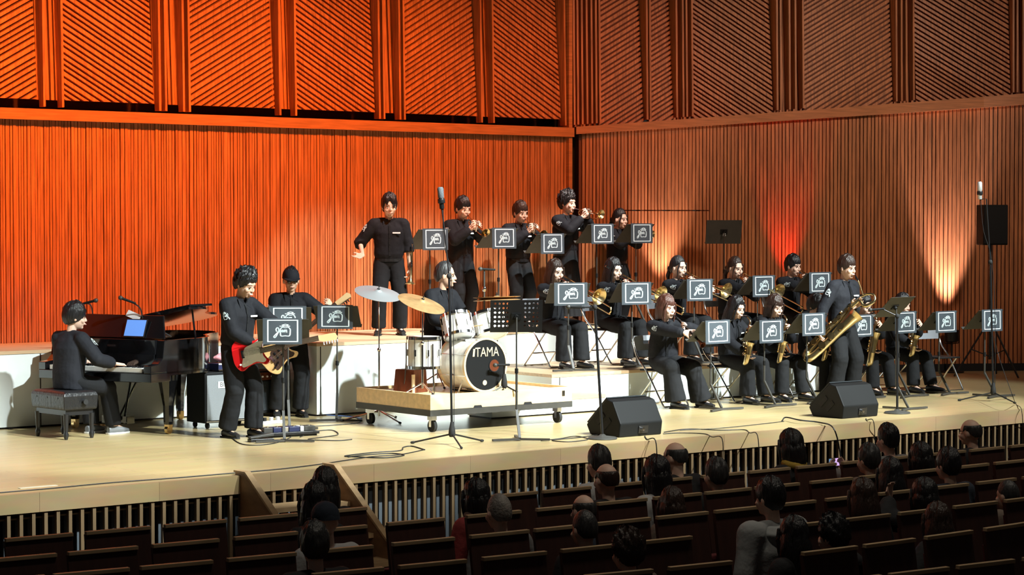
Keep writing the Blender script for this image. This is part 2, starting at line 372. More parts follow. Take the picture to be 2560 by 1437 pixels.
# --- curved side wall
us = [(proj(WR(.05 * i, 3.5, 0))[0], .05 * i) for i in range(int(RL[-1] / .05))]
def SU(u):
    for (a, sa), (b, sb) in zip(us, us[1:]):
        if a <= u <= b: return sa + (sb - sa) * (u - a) / (b - a)
    return us[-1][1]
wbm = MB(); bm = MB()
SE = RL[-1] - .05
k = 24
for i in range(k): wquad(bm, WR, .12 + SE * i / k, .02 + SE * (i + 1) / k - .02, 0, zlr(SE * i / k), -.12, 0)
s = .16; d0, d1 = SU(1545), SU(1768)
while s < SE - .1:
    wd = rnd.choice((.036, .04, .044)) * (1 + .03 * s); zt = zlr(s) + .01; dd = rnd.choice((.024, .028, .032))
    if d0 < s < d1: wquad(wbm, WR, s, s + wd, 0, 2.355, 0, dd); wquad(wbm, WR, s, s + wd, 2.37, zt, 0, dd)
    else: wquad(wbm, WR, s, s + wd, 0, zt, 0, dd)
    s += wd + .013 * (1 + .03 * s)
zr1 = lambda s: zlr(s) + .10 + .009 * s
pan = [(SU(1499), SU(1612), 1), (SU(1624), SU(1686), 1), (SU(1735), SU(1934), -1), (SU(2012), SU(2233), 1), (SU(2291), SU(2526), -1)]
fin = [SU(u) for u in (1432, 1441, 1452, 1464, 1476, 1487, 1496, 1614, 1622, 1688, 1704, 1713, 1727, 1939, 1948, 1970, 1985, 2004, 2237, 2250, 2262, 2280, 2530, 2540, 2555)]
rec = [(SU(1430), SU(1497)), (SU(1687), SU(1733)), (SU(1936), SU(2010)), (SU(2235), SU(2289)), (SU(2528), SE)]
upper(WR, zr1, pan, fin, rec, bm)
bm.build('wall_right', M['wallback'], kind='structure'); wbm.build('trim_8', M['wallwood'], kind='structure')
mb = MB(); k = 30
for i in range(k):
    a = .02 + SE * i / k; b = .02 + SE * (i + 1) / k
    mb.hexa([WR(a, zlr(a), .12), WR(b, zlr(b), .12), WR(b, zlr(b), -.1), WR(a, zlr(a), -.1), WR(a, zr1(a), .12), WR(b, zr1(b), .12), WR(b, zr1(b), -.1), WR(a, zr1(a), -.1)])
mb.build('trim_9', M['ledge'], kind='structure')
mb = MB()
for i in range(24): wquad(mb, WR, .2 + (SE - .2) * i / 24, .2 + (SE - .2) * (i + 1) / 24, 0, .11, 0, .045)
mb.build('baseboard_right', M['dark'], kind='structure')
# --- choir platforms: each unit is a thing
def platform(name, label, x0, x1, y0, y1, z, z0=0., seams=()):
    t = thing(name, label, 'platform', (x0, y0, z0), 0, 'stage platforms')
    w_, d_, h = x1 - x0, y1 - y0, z - z0
    mb = MB(); mb.b3(0, w_, 0, d_, .02, h - .035); o = mb.build('body', M['white'], t)
    for s in seams: MB().b3(s - .006, s + .006, -.004, .0, .02, h - .04).build('seam', M['stand'], t)
    mb = MB(); mb.b3(-.005, w_ + .005, -.008, d_, h - .035, h); mb.build('top_board', M['platwood'], t)
    MB().b3(.01, w_ - .01, .03, d_ - .02, 0, .02).build('base', M['black'], t)
platform('choir_platform', 'long white platform behind the grand piano, with a pale wooden top', -8, .62, 5.13, YW - .04, T3, seams=(3.2, 5.6, 7.4))
platform('choir_platform', 'white platform block behind the drum kit, lit brightly', .62, 3.2, 4.35, YW - .04, T3, seams=(.05,))
platform('choir_platform', 'white platform under the standing trumpet players, behind the trombone row', 3.2, 6.15, 5.13, YW - .04, T3)
platform('choir_platform', 'low white platform under the seated trombone row', 3.2, 8.4, 3.3, 5.12, T2, seams=(.12, 2.6))
platform('choir_step', 'lowest white step in front of the trombone row, right of the drum riser', 1.95, 3.62, 2.83, 3.28, .2)
# --- stage steps down into the aisle
def stairs():
    t = thing('stage_stairs', 'wooden steps with solid side panels leading from the stage edge into the aisle', 'stairs', (0, 0, 0))
    for z, y in ((-.26, -.10), (-.50, -.46), (-.70, -.80)):
        MB().b3(-3.02, -2.13, y - .30, y, z - .04, z).build('tread', M['stairwood'], t)
    for x in (-3.06, -2.14):
        pr = [(.02, .03), (-.14, .03), (-1.32, -.80), (-1.32, ZF), (-.06, ZF), (-.06, 0), (.02, 0)]
        o = MB().prism(pr, x, x + .05, lambda a, b, c: V((c, a, b))).build('side_panel', M['stairside'], t)
        mb = MB(); mb.bar((x + .025, -.14, .035), (x + .025, -1.32, -.795), .06, .02); mb.bar((x + .025, -.14, .035), (x + .025, .04, .035), .06, .016); mb.build('cap_rail', M['stairwood'], o)
stairs()
# ---------------------------------------------------------------- people
def ik(a, b, l1, l2, pole):
    a = V(a); b = V(b); d = b - a; L = min(d.length, (l1 + l2) * .995); d.normalize(); b = a + d * L
    c = (l1 * l1 - l2 * l2 + L * L) / (2 * L); h = math.sqrt(max(l1 * l1 - c * c, 0)); p = V(pole); p = p - d * p.dot(d)
    if p.length < 1e-5: p = V((0, 0, -1)) - d * -d.z
    return a + d * c + p.normalized() * h, b
def remesh(o, vs, sm=2, noise_=0.):
    r = o.modifiers.new('remesh', 'REMESH'); r.mode = 'VOXEL'; r.voxel_size = vs; r.use_smooth_shade = True
    s = o.modifiers.new('smooth', 'SMOOTH'); s.factor = .5; s.iterations = sm
    if noise_:
        d = o.modifiers.new('folds', 'DISPLACE'); d.texture = FOLD; d.strength = noise_; d.mid_level = .5; d.texture_coords = 'LOCAL'
    return o
FOLD = bpy.data.textures.new('folds', 'CLOUDS'); FOLD.noise_scale = .11; FOLD.noise_depth = 2
def hand(mb, w_, d, n, side, curl=.5, spread=1., k=1.):    # wrist, pointing direction, palm normal, side +1 right / -1 left
    d = V(d).normalized(); n = V(n); n = (n - d * n.dot(d)).normalized(); x = d.cross(n) * side   # x: towards the thumb
    w_ = V(w_)
    for i in range(4):
        b = w_ + d * .085 * k + x * (.030 - .020 * i) * k
        mb.cap(w_ + d * .012 + x * (.018 - .012 * i) * k, b, .017 * k, .0125 * k, 8)
        ln = (.040, .045, .042, .033)[i] * k; e = x * (.10 - .07 * i) * spread
        a1 = curl * .9 + .08 * i * curl; v1 = (d * math.cos(a1) + n * math.sin(a1) + e).normalized()
        a2 = curl * 2.0; v2 = (d * math.cos(a2) + n * math.sin(a2) + e).normalized()
        mb.cap(b, b + v1 * ln, .0100 * k, .0088 * k, 8); mb.cap(b + v1 * ln, b + v1 * ln + v2 * ln * .9, .0088 * k, .0072 * k, 8)
    t0 = w_ + d * .028 + x * .026; v = (x * .75 + d * .65 + n * .35).normalized(); t1 = t0 + v * .042 * k; v2 = (d * .9 + x * .15 + n * (.3 + .4 * curl)).normalized()
    mb.cap(t0, t1, .0135 * k, .0105 * k, 8); mb.cap(t1, t1 + v2 * .034 * k, .0105 * k, .0082 * k, 8)
HAIRLINE = dict(short=(60, 98, 134), fringe=(78, 104, 138), curly=(70, 106, 138), bowl=(86, 116, 140), part=(58, 108, 140), tied=(56, 84, 132), long=(64, 104, 142), bob=(80, 106, 142), slick=(48, 88, 132), shaved=(58, 82, 122), balding=(200, 80, 118), cap=(60, 82, 120))
def hair(style, m, parent, hm, k, fem):
    f, s_, b = HAIRLINE[style]; n = 60; mrow = 18; mb = MB(); outer = []; inner = []
    th = dict(curly=.034, shaved=.004, balding=.006, slick=.010, tied=.012, cap=.010, short=.017, long=.018, fringe=.018).get(style, .021)
    amp = dict(curly=.030, shaved=.001, balding=.002, slick=.005, tied=.004).get(style, .010)
    jag = dict(shaved=1, balding=1, slick=2, tied=3, cap=2, curly=8, bob=4, long=4).get(style, 9)
    fr = dict(curly=34).get(style, 15)
    cz = V((0, -.012, .012)); R = V((.077, .100, .114)) * k
    L_ = style in ('long', 'bob')
    def pt(az, po, t):
        dr = V((math.sin(az) * math.sin(po), math.cos(az) * math.sin(po), math.cos(po))); lo = max(0., po - math.pi / 2)
        q = V((dr.x * R.x, dr.y * R.y, dr.z * R.z)); h_ = V((dr.x, dr.y, 0)); return cz + q + dr * t + h_ * ((.035 if L_ else .008) * lo if dr.y < .3 else 0) + V((0, 0, .008 * max(0, dr.z) if t > 0 else 0))
    for i in range(mrow + 1):
        ro = []; ri = []
        for j in range(n):
            az = 2 * math.pi * j / n; a = abs((math.degrees(az) + 180) % 360 - 180)
            lim = f + (s_ - f) * min(1, max(0, (a - 28) / 40)) if a < 72 else s_ + (b - s_) * min(1, (a - 72) / 55)
            if style == 'part' and a < 42: lim = f + 44 * min(1, abs((math.degrees(az) + 180) % 360 - 186) / 40)
            sa = noise.noise(V((j * .83, sum(map(ord, style)) * .37, 5))); lim += jag * sa * (1 if a < 80 else .5)
            p0 = 0
            if style == 'balding': p0 = 62 if a > 60 else 88; lim = max(lim, p0 + 2) if a > 60 else 89
            po = math.radians(p0 + (lim - p0) * i / mrow)
            nz = noise.noise(V((math.sin(az) * math.sin(po), math.cos(az) * math.sin(po), math.cos(po) * (.45 if style != 'curly' else 1))) * fr * .35 + V((sum(map(ord, style)) % 7, 0, 0)))
            st = noise.noise(V((j * 1.3, i * .08, 3)))
            e = 1 - (i / mrow) ** (2.2 if a > 50 else 3) * (.97 if a > 50 else .85)
            if style == 'balding': e *= min(1, i / 4)
            ro.append(hm @ pt(az, po, (th + amp * (nz + (.9 * st if style != 'shaved' else 0))) * e)); ri.append(hm @ pt(az, po, -.014))
        outer.append(ro); inner.append(ri)
    mb.rings(outer + inner[::-1], cap=False)
    if style in ('long', 'bob', 'tied'):
        L = dict(long=.34, bob=.19, tied=.0).get(style)
        if L:
            o1 = []
            for i in range(11):
                t = i / 10; ro = []; ri = []
                for j in range(33):
                    az = math.radians(66 + (360 - 132) * j / 32); a = abs((math.degrees(az) + 180) % 360 - 180)
                    rr = 1.0 + .10 * math.sin(t * 2.2) - (.20 * t if style == 'bob' else .10 * t); wv = .008 * noise.noise(V((j * .9, t * 2, 1)))
                    z_ = .030 - t * L * (1 if a > 95 else .86) + .012 * noise.noise(V((j * 1.7, 0, 2))) * t
                    ro.append(hm @ (cz + V((math.sin(az) * (R.x + .004 + .018 * min(1, t * 3.5) + wv) * rr, math.cos(az) * (R.y + .004 + .018 * min(1, t * 3.5) + wv) * rr - .012 * t, z_)))); ri.append(hm @ (cz + V((math.sin(az) * (R.x - .004) * rr, math.cos(az) * (R.y - .004) * rr - .012 * t, z_))))
                o1.append(ro + ri[::-1])
            mb.rings(o1)
            for sx in (-1, 1): mb.chain([hm @ V((sx * .060, .066, .055)), hm @ V((sx * .080, .058, -.01)), hm @ V((sx * .080, .050, -.09)), hm @ V((sx * .075, .045, -.15))], [.012, .013, .011, .004], 8)
        else:
            mb.ell(hm @ V((0, -.125, -.02)), (.034, .034, .038)); mb.chain([hm @ V((0, -.125, -.03)), hm @ V((0, -.145, -.10)), hm @ V((0, -.13, -.19))], [.026, .028, .010], 10)
            for sx in (-1, 1): mb.chain([hm @ V((sx * .062, .062, .055)), hm @ V((sx * .080, .054, -.02)), hm @ V((sx * .076, .048, -.10))], [.011, .010, .004], 8)
    return mb.build('hair', m, parent, smooth=70)

def person(label, loc, psi, h=1.72, pose='stand', seat=.45, lean=0, roll=0, hy=0, hp=0, hr=0, haird=('short', 'hairk'), fem=False, skin='skin', shirt='cloth', trous='cloth2', shoes='shoe', L=None, R=None,
           feet=None, hold=None, hd=None, fine=True, group='musicians on the stage', sleeve=1., skirt=False, wide=0., glasses=False, cap=None, emblem=True, z=None, face_=True, pl=None, pr=None, build=1., scarf=None, untuck=.0, rz=None):
    rz = face(psi) if rz is None else rz
    t = thing('person', label, 'person', loc, rz, group); k = h / 1.72
    ln = math.radians(lean); up = V((math.sin(roll), math.sin(ln), math.cos(ln))).normalized(); X = V((1, 0, -math.sin(roll))).normalized(); F = up.cross(X)   # F: front
    sit = pose == 'sit'
    Pz = (seat + .085) if sit else .925 * k
    P = V((0, 0, Pz)); sw = (.150 if fem else .178) * k * build; hw = .085 * k
    nb = P + up * .50 * k; ch = P + up * .34 * k; wa = P + up * .13 * k
    S = {1: P + up * .445 * k + X * sw, -1: P + up * .445 * k - X * sw}
    Rh = Matrix.Rotation(math.radians(hy), 3, 'Z') @ Matrix.Rotation(math.radians(-hp), 3, 'X') @ Matrix.Rotation(math.radians(hr), 3, 'Y')
    Hc = nb + V((0, .018, 0)) + up * .065 * k + Rh @ V((0, .02, .112 * k)); hk = k ** .5 * (1.13 if fine else 1.04)
    hm = Matrix.Translation(Hc) @ Rh.to_4x4() @ Matrix.Scale(hk, 4)
    H = lambda x, y, z_: hm @ V((x, y, z_))
    mouth = H(0, .106, -.058)
    # --- hold presets give wrist targets in the person's own space
    if hd: 
        d = V(hd).normalized(); r = d.cross(V((0, 0, 1))).normalized(); u = r.cross(d)
        if hold == 'trumpet': R = (mouth + d * .20 + r * .055 - u * .085, (d * .35 - r * .5 + u * .8), -r, .75); L = (mouth + d * .17 - r * .06 - u * .085, (d * .5 + r * .35 + u * .75), r, .85)
        if hold == 'trombone': R = (mouth + d * .46 + r * .03 - u * .07, (d * .6 - r * .5 + u * .4), -r, .6); L = (mouth + d * .10 - r * .075 - u * .09, (d * .4 + r * .5 + u * .7), r, .9)
        if hold == 'clarinet': R = (mouth + d * .36 + r * .06 - u * .03, (d * .3 - r * .8 + u * .2), d * .2 + u * .0 - r * .2 + V((0, 1, 0)), .6); L = (mouth + d * .20 - r * .06 - u * .03, (d * .3 + r * .8 + u * .2), V((0, 1, 0)), .6)
    A = {}
    if R is None: R = (S[1] + V((.05, .06, -.50 * k)), (0, .25, -1), (-1, 0, 0), .35)
    if L is None: L = (S[-1] + V((-.05, .06, -.50 * k)), (0, .25, -1), (1, 0, 0), .35)
    body = MB(); sh = MB(); tr = MB()
    for sd, A_, po in ((1, R, pr), (-1, L, pl)):
        po = po or (sd * .8, -.45, -.75); e, wr = ik(S[sd], A_[0], .285 * k, .25 * k, po); A[sd] = (e, wr)
        body.cap(S[sd], e, .038 * k, .033 * k); body.cap(e, wr, .034 * k, .024 * k); hand(body, wr, A_[1], A_[2], sd, A_[3], k=hk * (.93 if fem else 1.02))
        if sleeve >= 1: we = e.lerp(wr, .93); sh.chain([S[sd], S[sd].lerp(e, .5), e, e.lerp(wr, .5), we], [.082 * build, .080, .074, .070, .03], 14); sh.tube([e.lerp(wr, .4), e.lerp(wr, .82), we - (wr - e).normalized() * .035, we], [.070, .062, .054, .050], 14)
        else: sh.chain([S[sd], S[sd].lerp(e, .5), e], [.084 * build, .082, .074], 14); sh.tube([e.lerp(S[sd], .1), e, e.lerp(wr, sleeve)], [.074, .076, .074], 14)
    # torso
    pw = (.150 if fem else .148) * k * build; cw = (.145 if fem else .170) * k * build
    body.loft([(P - up * .02, X, F, pw * .85, .085 * k), (wa, X, F, pw * .78, .078 * k), (ch, X, F, cw * .85, .095 * k), (P + up * .44 * k, X, F, cw * .75, .075 * k), (nb, X, F, .055 * k, .055 * k)])
    body.cap(nb - up * .03, Hc + Rh @ V((0, -.018, -.06)), .052 * k, .050 * k)
    bot = P - up * (.02 + untuck) + V((0, .0, -.0)); bw = 1.1 if untuck else .98
    sh.loft([(bot + up * (.02 if not untuck else 0), X, F, pw * bw * 1.12, .118 * k * build), (P + up * .075, X, F, pw * 1.26, .140 * k * build), (wa + up * .05 * k, X, F, pw * 1.24, .138 * k * build), (ch, X, F, cw * 1.16, .140 * k * build), (P + up * .42 * k, X, F, cw * 1.10, .112 * k), (P + up * .478 * k, X, F, .118 * k, .078 * k), (nb + up * .005, X, F, .068 * k, .064 * k)], 24)
    for sd in (1, -1): sh.cap(nb - up * .015 + X * sd * .03, S[sd] + up * .014, .054 * k, .070 * k, 14)
    # collar
    sh.lathe([(.058 * k, 0), (.066 * k, .006), (.062 * k, .022), (.055 * k, .022), (.052 * k, 0)], nb - up * .012 + F * .004, up + F * .25, 18)
    col = MB()
    for sd in (1, -1): col.hexa([nb + X * sd * a_ + F * b_ + up * c_ for a_, b_, c_ in ((.010, .074, -.040), (.070, .088, -.078), (.074, .050, .016), (.020, .070, .014), (.008, .086, -.036), (.074, .102, -.074), (.082, .058, .022), (.020, .082, .020))])
    if fine: col.build('collar', M[shirt], t)
    # head
    body.ell(H(0, -.010, .018), (.074 * hk, .094 * hk, .100 * hk), Rh, 24, 16)
    body.ell(H(0, .022, -.035), (.060 * hk, .070 * hk, .078 * hk), Rh, 20, 14)
    body.ell(H(0, .066, -.090), (.026 * hk, .018 * hk, .018 * hk), Rh); body.ell(H(0, .060, .028), (.058 * hk, .026 * hk, .022 * hk), Rh)
    body.chain([H(0, .088, .010), H(0, .102, -.016), H(0, .105, -.027)], [.007, .0095, .0105], 10)
    for sx in (-1, 1):
        body.ell(H(sx * .011, .096, -.029), (.0085, .008, .007), Rh); body.ell(H(sx * .040, .064, -.030), (.024, .022, .024), Rh); body.ell(H(sx * .077, -.006, -.012), (.010, .020, .030), Rh, 10, 8)
    body.chain([H(-.018, .093, -.058), H(0, .100, -.056), H(.018, .093, -.058)], [.007, .009, .007], 8)
    # legs
    if feet is None: feet = ((.11, .03, .12), (-.11, -.0, -.12)) if not sit else ((.12, .44, .1), (-.12, .42, -.1))
    hems = []
    kr, hr_ = (.094 + wide * .4) * k, (.086 + wide) * k
    for sd, (fx, fy, fa) in zip((1, -1), feet):
        hip = P + X * sd * hw - up * .02 * k; ank = V((fx, fy, .085)); kn, _ = ik(hip, ank, .43 * k, .42 * k, (sd * .12 + fa * .3, 1, .25 if sit else .0))
        body.cap(hip, kn, .062 * k, .045 * k); body.cap(kn, ank, .044 * k, .030 * k)
        dn = (ank - kn).normalized(); hem = kn + dn * ((ank - kn).length - (.01 if fine else .03))
        tr.chain([hip + up * .02, hip.lerp(kn, .5), kn], [.104 * k, .102 * k + wide * .2, kr], 16); tr.tube([kn.lerp(hip, .15), kn, kn.lerp(hem, .3), kn.lerp(hem, .7), hem - dn * .01, hem], [kr * .96, kr * .97, kr * .96, (kr + hr_) * .5, hr_, hr_ * .97], 18)
        fd = V((math.sin(fa), math.cos(fa), 0)); sdv = V((fd.y, -fd.x, 0)); hl = V((fx, fy, 0)) - fd * .055
        body.cap(V((fx, fy, .085)), hl + fd * .20 + V((0, 0, .035)), .030, .022)
        shm = MB(); solm = MB()
        shm.loft([(hl + V((0, 0, .045)) + fd * -.012, sdv, V((0, 0, 1)), .026, .032), (hl + V((0, 0, .052)) + fd * .03, sdv, V((0, 0, 1)), .037, .042), (hl + V((0, 0, .05)) + fd * .08, sdv, V((0, 0, 1)), .038, .042), (hl + V((0, 0, .042)) + fd * .14, sdv, V((0, 0, 1)), .042, .033), (hl + V((0, 0, .036)) + fd * .20, sdv, V((0, 0, 1)), .042, .025), (hl + V((0, 0, .032)) + fd * .243, sdv, V((0, 0, 1)), .024, .016)], 16)
        solm.prism([tuple((hl + fd * a + sdv * b).to_2d()) for a, b in ((-.024, .02), (-.018, .035), (.08, .038), (.16, .046), (.225, .040), (.256, .015), (.256, -.015), (.225, -.040), (.16, -.046), (.08, -.038), (-.018, -.035), (-.024, -.02))][::-1], .001, .016)
        so = shm.build('shoe', M[shoes], t, smooth=50); solm.build('sole', M['sole' if shoes == 'shoew' else 'rubber'], so)
    tr.loft([(P - up * .075 * k, X, F, .115 * k, .100 * k), (P - up * .02, X, F, pw * 1.12, .118 * k * build), (P + up * .09 * k, X, F, pw * 1.02, .108 * k * build)], 22)
    vs = .0058 if fine else .012
    bo = remesh(body.build('body', M[skin], t), vs, 2)
    remesh(sh.build('shirt' if group != 'audience in the hall' else 'jacket', M[shirt], t), .010 if fine else .016, 3, .012 if fine else .010)
    if skirt:
        mb = MB(); rs = []
        for i in range(8):
            q = i / 7; rs.append([V(((pw * 1.03 + .085 * q) * math.cos(a) * (1 + .035 * q * math.cos(a * 22)), (.150 + .13 * q) * math.sin(a) * (1 + .035 * q * math.cos(a * 22)), Pz + .06 - q * .86 * k)) for a in [2 * math.pi * j / 132 for j in range(132)]])
        mb.rings(rs[::-1]).build('skirt', M[trous], t, smooth=60)
    else: remesh(tr.build('trousers', M[trous], t), .011 if fine else .02, 3, .012 if fine else .01)
    if not sit or fine:
        if not untuck: MB().loft([(P - up * .012 * k, X, F, pw * 1.20, .130 * k * build), (P + up * .026 * k, X, F, pw * 1.20, .130 * k * build)], 24).build('belt', M['leather'], t)
    if cap:
        mb = MB(); rs = []
        for i in range(8):
            po = math.radians(4 + 86 * i / 7); rs.append([H(.088 * math.sin(po) * math.sin(a), -.012 + .108 * math.sin(po) * math.cos(a), .022 + .112 * math.cos(po) ** .8 if i < 7 else .018) for a in [2 * math.pi * j / 32 for j in range(32)]])
        mb.rings(rs); mb.prism([(math.sin(a) * .085, .06 + math.cos(a) * .085) for a in [math.radians(90 - q * 15) for q in range(13)]][::1], 0, .006, lambda x, y, z_: H(x, y, .022 + z_ - max(0, y - .09) * .25)); mb.build('cap', M[cap], t, smooth=50)
    if haird: hair(haird[0], M[haird[1]], t, hm, 1., fem)
    if face_ and fine:
        for sx in (-1, 1):
            MB().ell(H(sx * .031, .086, .004), (.014, .006, .0055), Rh, 12, 8).build('eye', M['eye'], t, smooth=True)
            mb = MB(); mb.tube([H(sx * .014, .094, .022), H(sx * .030, .092, .027), H(sx * .048, .080, .022)], [.0028, .0034, .002], 6); mb.build('eyebrow', M['hairk'], t, smooth=True)
        mb = MB(); mb.tube([H(-.024, .0925, -.0615), H(-.010, .1055, -.0585), H(0, .108, -.060), H(.010, .1055, -.0585), H(.024, .0925, -.0615)], [.0025, .0048, .0045, .0048, .0025], 8); mb.build('mouth', M['lip2'], t, smooth=True)
    if glasses:
        mb = MB()
        for sx in (-1, 1):
            mb.ell(H(sx * .033, .100, .002), (.026, .004, .019), Rh, 16, 8); mb.tube([H(sx * .058, .094, .008), H(sx * .080, .01, .010)], .003, 6)
        mb.tube([H(-.01, .104, .006), H(.01, .104, .006)], .003, 6); mb.build('sunglasses', M['eye'], t, smooth=True)
    if emblem and fine:
        e = A[1][0]; m_ = S[1].lerp(e, .42); ax = (S[1] - e).normalized(); o_ = X - ax * X.dot(ax) + F * .35; o_.normalize(); s_ = ax.cross(o_); q = m_ + o_ * .092
        logo(t, 'sleeve_emblem', lambda x, y, z_: q + s_ * (-(x - .56) * .15) + ax * ((.58 - y) * .17) + o_ * (z_ - abs(x - .56) * .03), .028, frame=False)
    if emblem == 2 or emblem is True and fine:
        q = P + up * .345 * k + F * .146 * k * build - X * .08; MB().box(q, (.095, .004, .018), Matrix((X, F, up)).transposed()).build('name_tape', M['paper'], t)
    if fine and group == 'musicians on the stage':
        fp = [(.06, .143), (.20, .143), (.34, .144), (.42, .119), (.465, .088)]
        mb = MB()
        for (a, ra), (b_, rb_) in zip(fp, fp[1:]): mb.bar(P + up * a * k + F * (ra * k * build - .001), P + up * b_ * k + F * (rb_ * k * build - .001), .026, .006, up=F)
        for q_ in (.12, .20, .28, .36, .43): r_ = np.interp(q_, [x_ for x_, _ in fp], [y_ for _, y_ in fp]); mb.ell(P + up * q_ * k + F * (float(r_) * k * build + .003), (.006, .003, .006), n=8, m=5)
        mb.build('placket', M['cloth2'], t)
    if scarf:
        mb = MB(); mb.tube([nb + V((.085 * math.cos(a), .075 * math.sin(a), .03 + .015 * math.sin(a))) for a in [2 * math.pi * j / 16 for j in range(16)]], .032, 10, True); mb.loft([(nb + V((-.07, -.13, .03)), V((1, 0, 0)), V((0, 1, 0)), .045, .02), (nb + V((-.08, -.155, -.12)), V((1, 0, 0)), V((0, 1, 0)), .05, .02), (nb + V((-.08, -.15, -.42)), V((1, 0, 0)), V((0, 1, 0)), .05, .018)], 12); mb.build('scarf', M[scarf], t, smooth=60)
    W = Matrix.Translation(V(loc)) @ Matrix.Rotation(rz, 4, 'Z')
    return dict(o=t, W=W, mouth=mouth, A=A, S=S, P=P, H=hm, nb=nb, up=up, F=F, X=X)
# the band's hand-drawn sign: a jar with a looping J running into it, in a square frame (x, y in 0..1 from the sheet's upper left corner)
def _n(pts): return [((x - 210) / 1450, (y - 205) / 1000) for x, y in pts]
LOGO = [(_n(spl), wd) for spl, wd in (
    ([(720, 705), (700, 640), (735, 575), (785, 585), (800, 650), (790, 710), (720, 790), (630, 890), (625, 935), (660, 945), (710, 885), (770, 770), (830, 715), (900, 690)], 1.),
    ([(960, 545), (890, 585), (855, 660), (860, 770), (885, 885), (1040, 880), (1195, 880), (1225, 700), (1215, 620), (1160, 555)], 1.),
    ([(930, 470), (1040, 440), (1150, 465), (1060, 495), (940, 480)], .8), ([(850, 512), (940, 520), (1040, 515), (1200, 515)], .9), ([(940, 545), (1040, 575), (1150, 550)], .7),
    ([(890, 690), (930, 655), (965, 690), (935, 735), (895, 715), (960, 690), (985, 735), (1000, 665), (1030, 665), (1035, 735), (1050, 665), (1085, 660), (1095, 745)], .75))]
def logo(parent, name, mp, w_, frame=True, m='print'):
    mb = MB()
    for pts, wd in LOGO:
        ps = [tuple(p)[:2] for p in spline([(x, y, 0) for x, y in pts], 3)]
        mb.ribbon(ps, w_ * wd, lambda x, y, z_: mp(x, y, z_))
    if frame:
        a, b, c, d = (.128, .082, .885, .895)
        mb.ribbon([(a, b), (c, b), (c, d), (a, d)], .034, lambda x, y, z_: mp(x, y, z_), closed=True)
    return mb.build(name, M[m], parent)
# ---------------------------------------------------------------- instruments (built along +Y from the mouthpiece, +Z up)
def inst(name, label, cat, W, m, d, upv=(0, 0, 1), group=None):
    """empty at the mouthpiece m with +Y along d, in the player's space W"""
    R = frame_from(d, upv); x, y, z = R.col[0], R.col[1], R.col[2]
    R2 = Matrix((-x, z, y)).transposed()                   # columns: right, forward, up
    mw = W @ (Matrix.Translation(m) @ R2.to_4x4())
    o = bpy.data.objects.new(name, None); C.objects.link(o); o.empty_display_size = .05; o.matrix_world = mw
    return tag(o, label, cat, group)
def trumpet(label, W, m, d, group='trumpets', upv=(0, 0, 1)):
    t = inst('trumpet', label, 'trumpet', W, m, d, upv, group)
    MB().lathe([(.013, 0), (.012, .012), (.005, .03), (.005, .08)], (0, -.005, 0), (0, 1, 0), 14).build('mouthpiece', M['chrome'], t, smooth=True)
    mb = MB(); mb.tube(spline([(0, .07, 0), (0, .34, 0), (0, .40, -.012), (0, .425, -.04), (0, .40, -.07), (0, .34, -.08), (0, .26, -.08)], 4), .0065, 8)
    mb.tube(spline([(.012, .26, -.08), (.012, .14, -.08), (.012, .10, -.07), (.012, .085, -.04), (.012, .10, -.012), (.012, .14, 0), (.012, .22, 0)], 4), .007, 8); mb.build('tubing', M['brass'], t, smooth=True)
    MB().lathe([(.007, .20), (.008, .30), (.0105, .36), (.015, .41), (.024, .445), (.040, .470), (.061, .482), (.0625, .484), (.060, .482), (.036, .466), (.018, .42)], (.012, 0, 0), (0, 1, 0), 28).build('bell', M['gold'], t, smooth=True)
    for i in range(3):
        mb = MB(); y = .215 + .028 * i; mb.cyl((.006, y, -.085), (.006, y, .028), .0125, 14); mb.cyl((.006, y, .028), (.006, y, .045), .004, 8); mb.cyl((.006, y, .045), (.006, y, .049), .010, 12); mb.build('valve', M['chrome'], t, smooth=40)
    return t
def trombone(label, W, m, d, ext=.45, group='trombones'):
    t = inst('trombone', label, 'trombone', W, m, d, (0, 0, 1), group)
    MB().lathe([(.018, 0), (.016, .015), (.006, .045), (.006, .09)], (0, -.005, 0), (0, 1, 0), 14).build('mouthpiece', M['chrome'], t, smooth=True)
    mb = MB(); L = .72 + ext
    mb.tube([(0, .08, 0), (0, .75, 0)], .0068, 8); mb.tube([(0, .1, -.085), (0, .75, -.085)], .0068, 8); mb.cyl((0, .10, 0), (0, .10, -.085), .006); mb.build('inner_slide', M['chrome'], t, smooth=True)
    mb = MB(); mb.tube(spline([(0, ext + .06, 0), (0, L - .06, 0), (0, L - .02, -.012), (0, L, -.0425), (0, L - .02, -.073), (0, L - .06, -.085), (0, ext + .06, -.085)], 4), .0085, 8); mb.cyl((0, ext + .10, 0), (0, ext + .10, -.085), .006); mb.build('slide', M['gold'], t, smooth=True)
    mb = MB(); mb.tube(spline([(0, .12, -.085), (-.04, .02, -.08), (-.11, -.16, -.06), (-.12, -.24, -.055), (-.125, -.29, -.03), (-.14, -.29, .0), (-.15, -.24, .0), (-.15, .0, -.02), (-.15, .25, -.02)], 4), [.009] * 33, 8); mb.cyl((-.15, .02, -.02), (-.02, .08, -.05), .005); mb.build('tuning_slide', M['brass'], t, smooth=True)
    MB().lathe([(.009, 0), (.012, .15), (.018, .26), (.030, .34), (.055, .395), (.095, .425), (.105, .430), (.107, .432), (.103, .430), (.055, .392), (.024, .30)], (-.15, .16, -.02), (0, 1, 0), 32).build('bell', M['gold'], t, smooth=True)
    return t
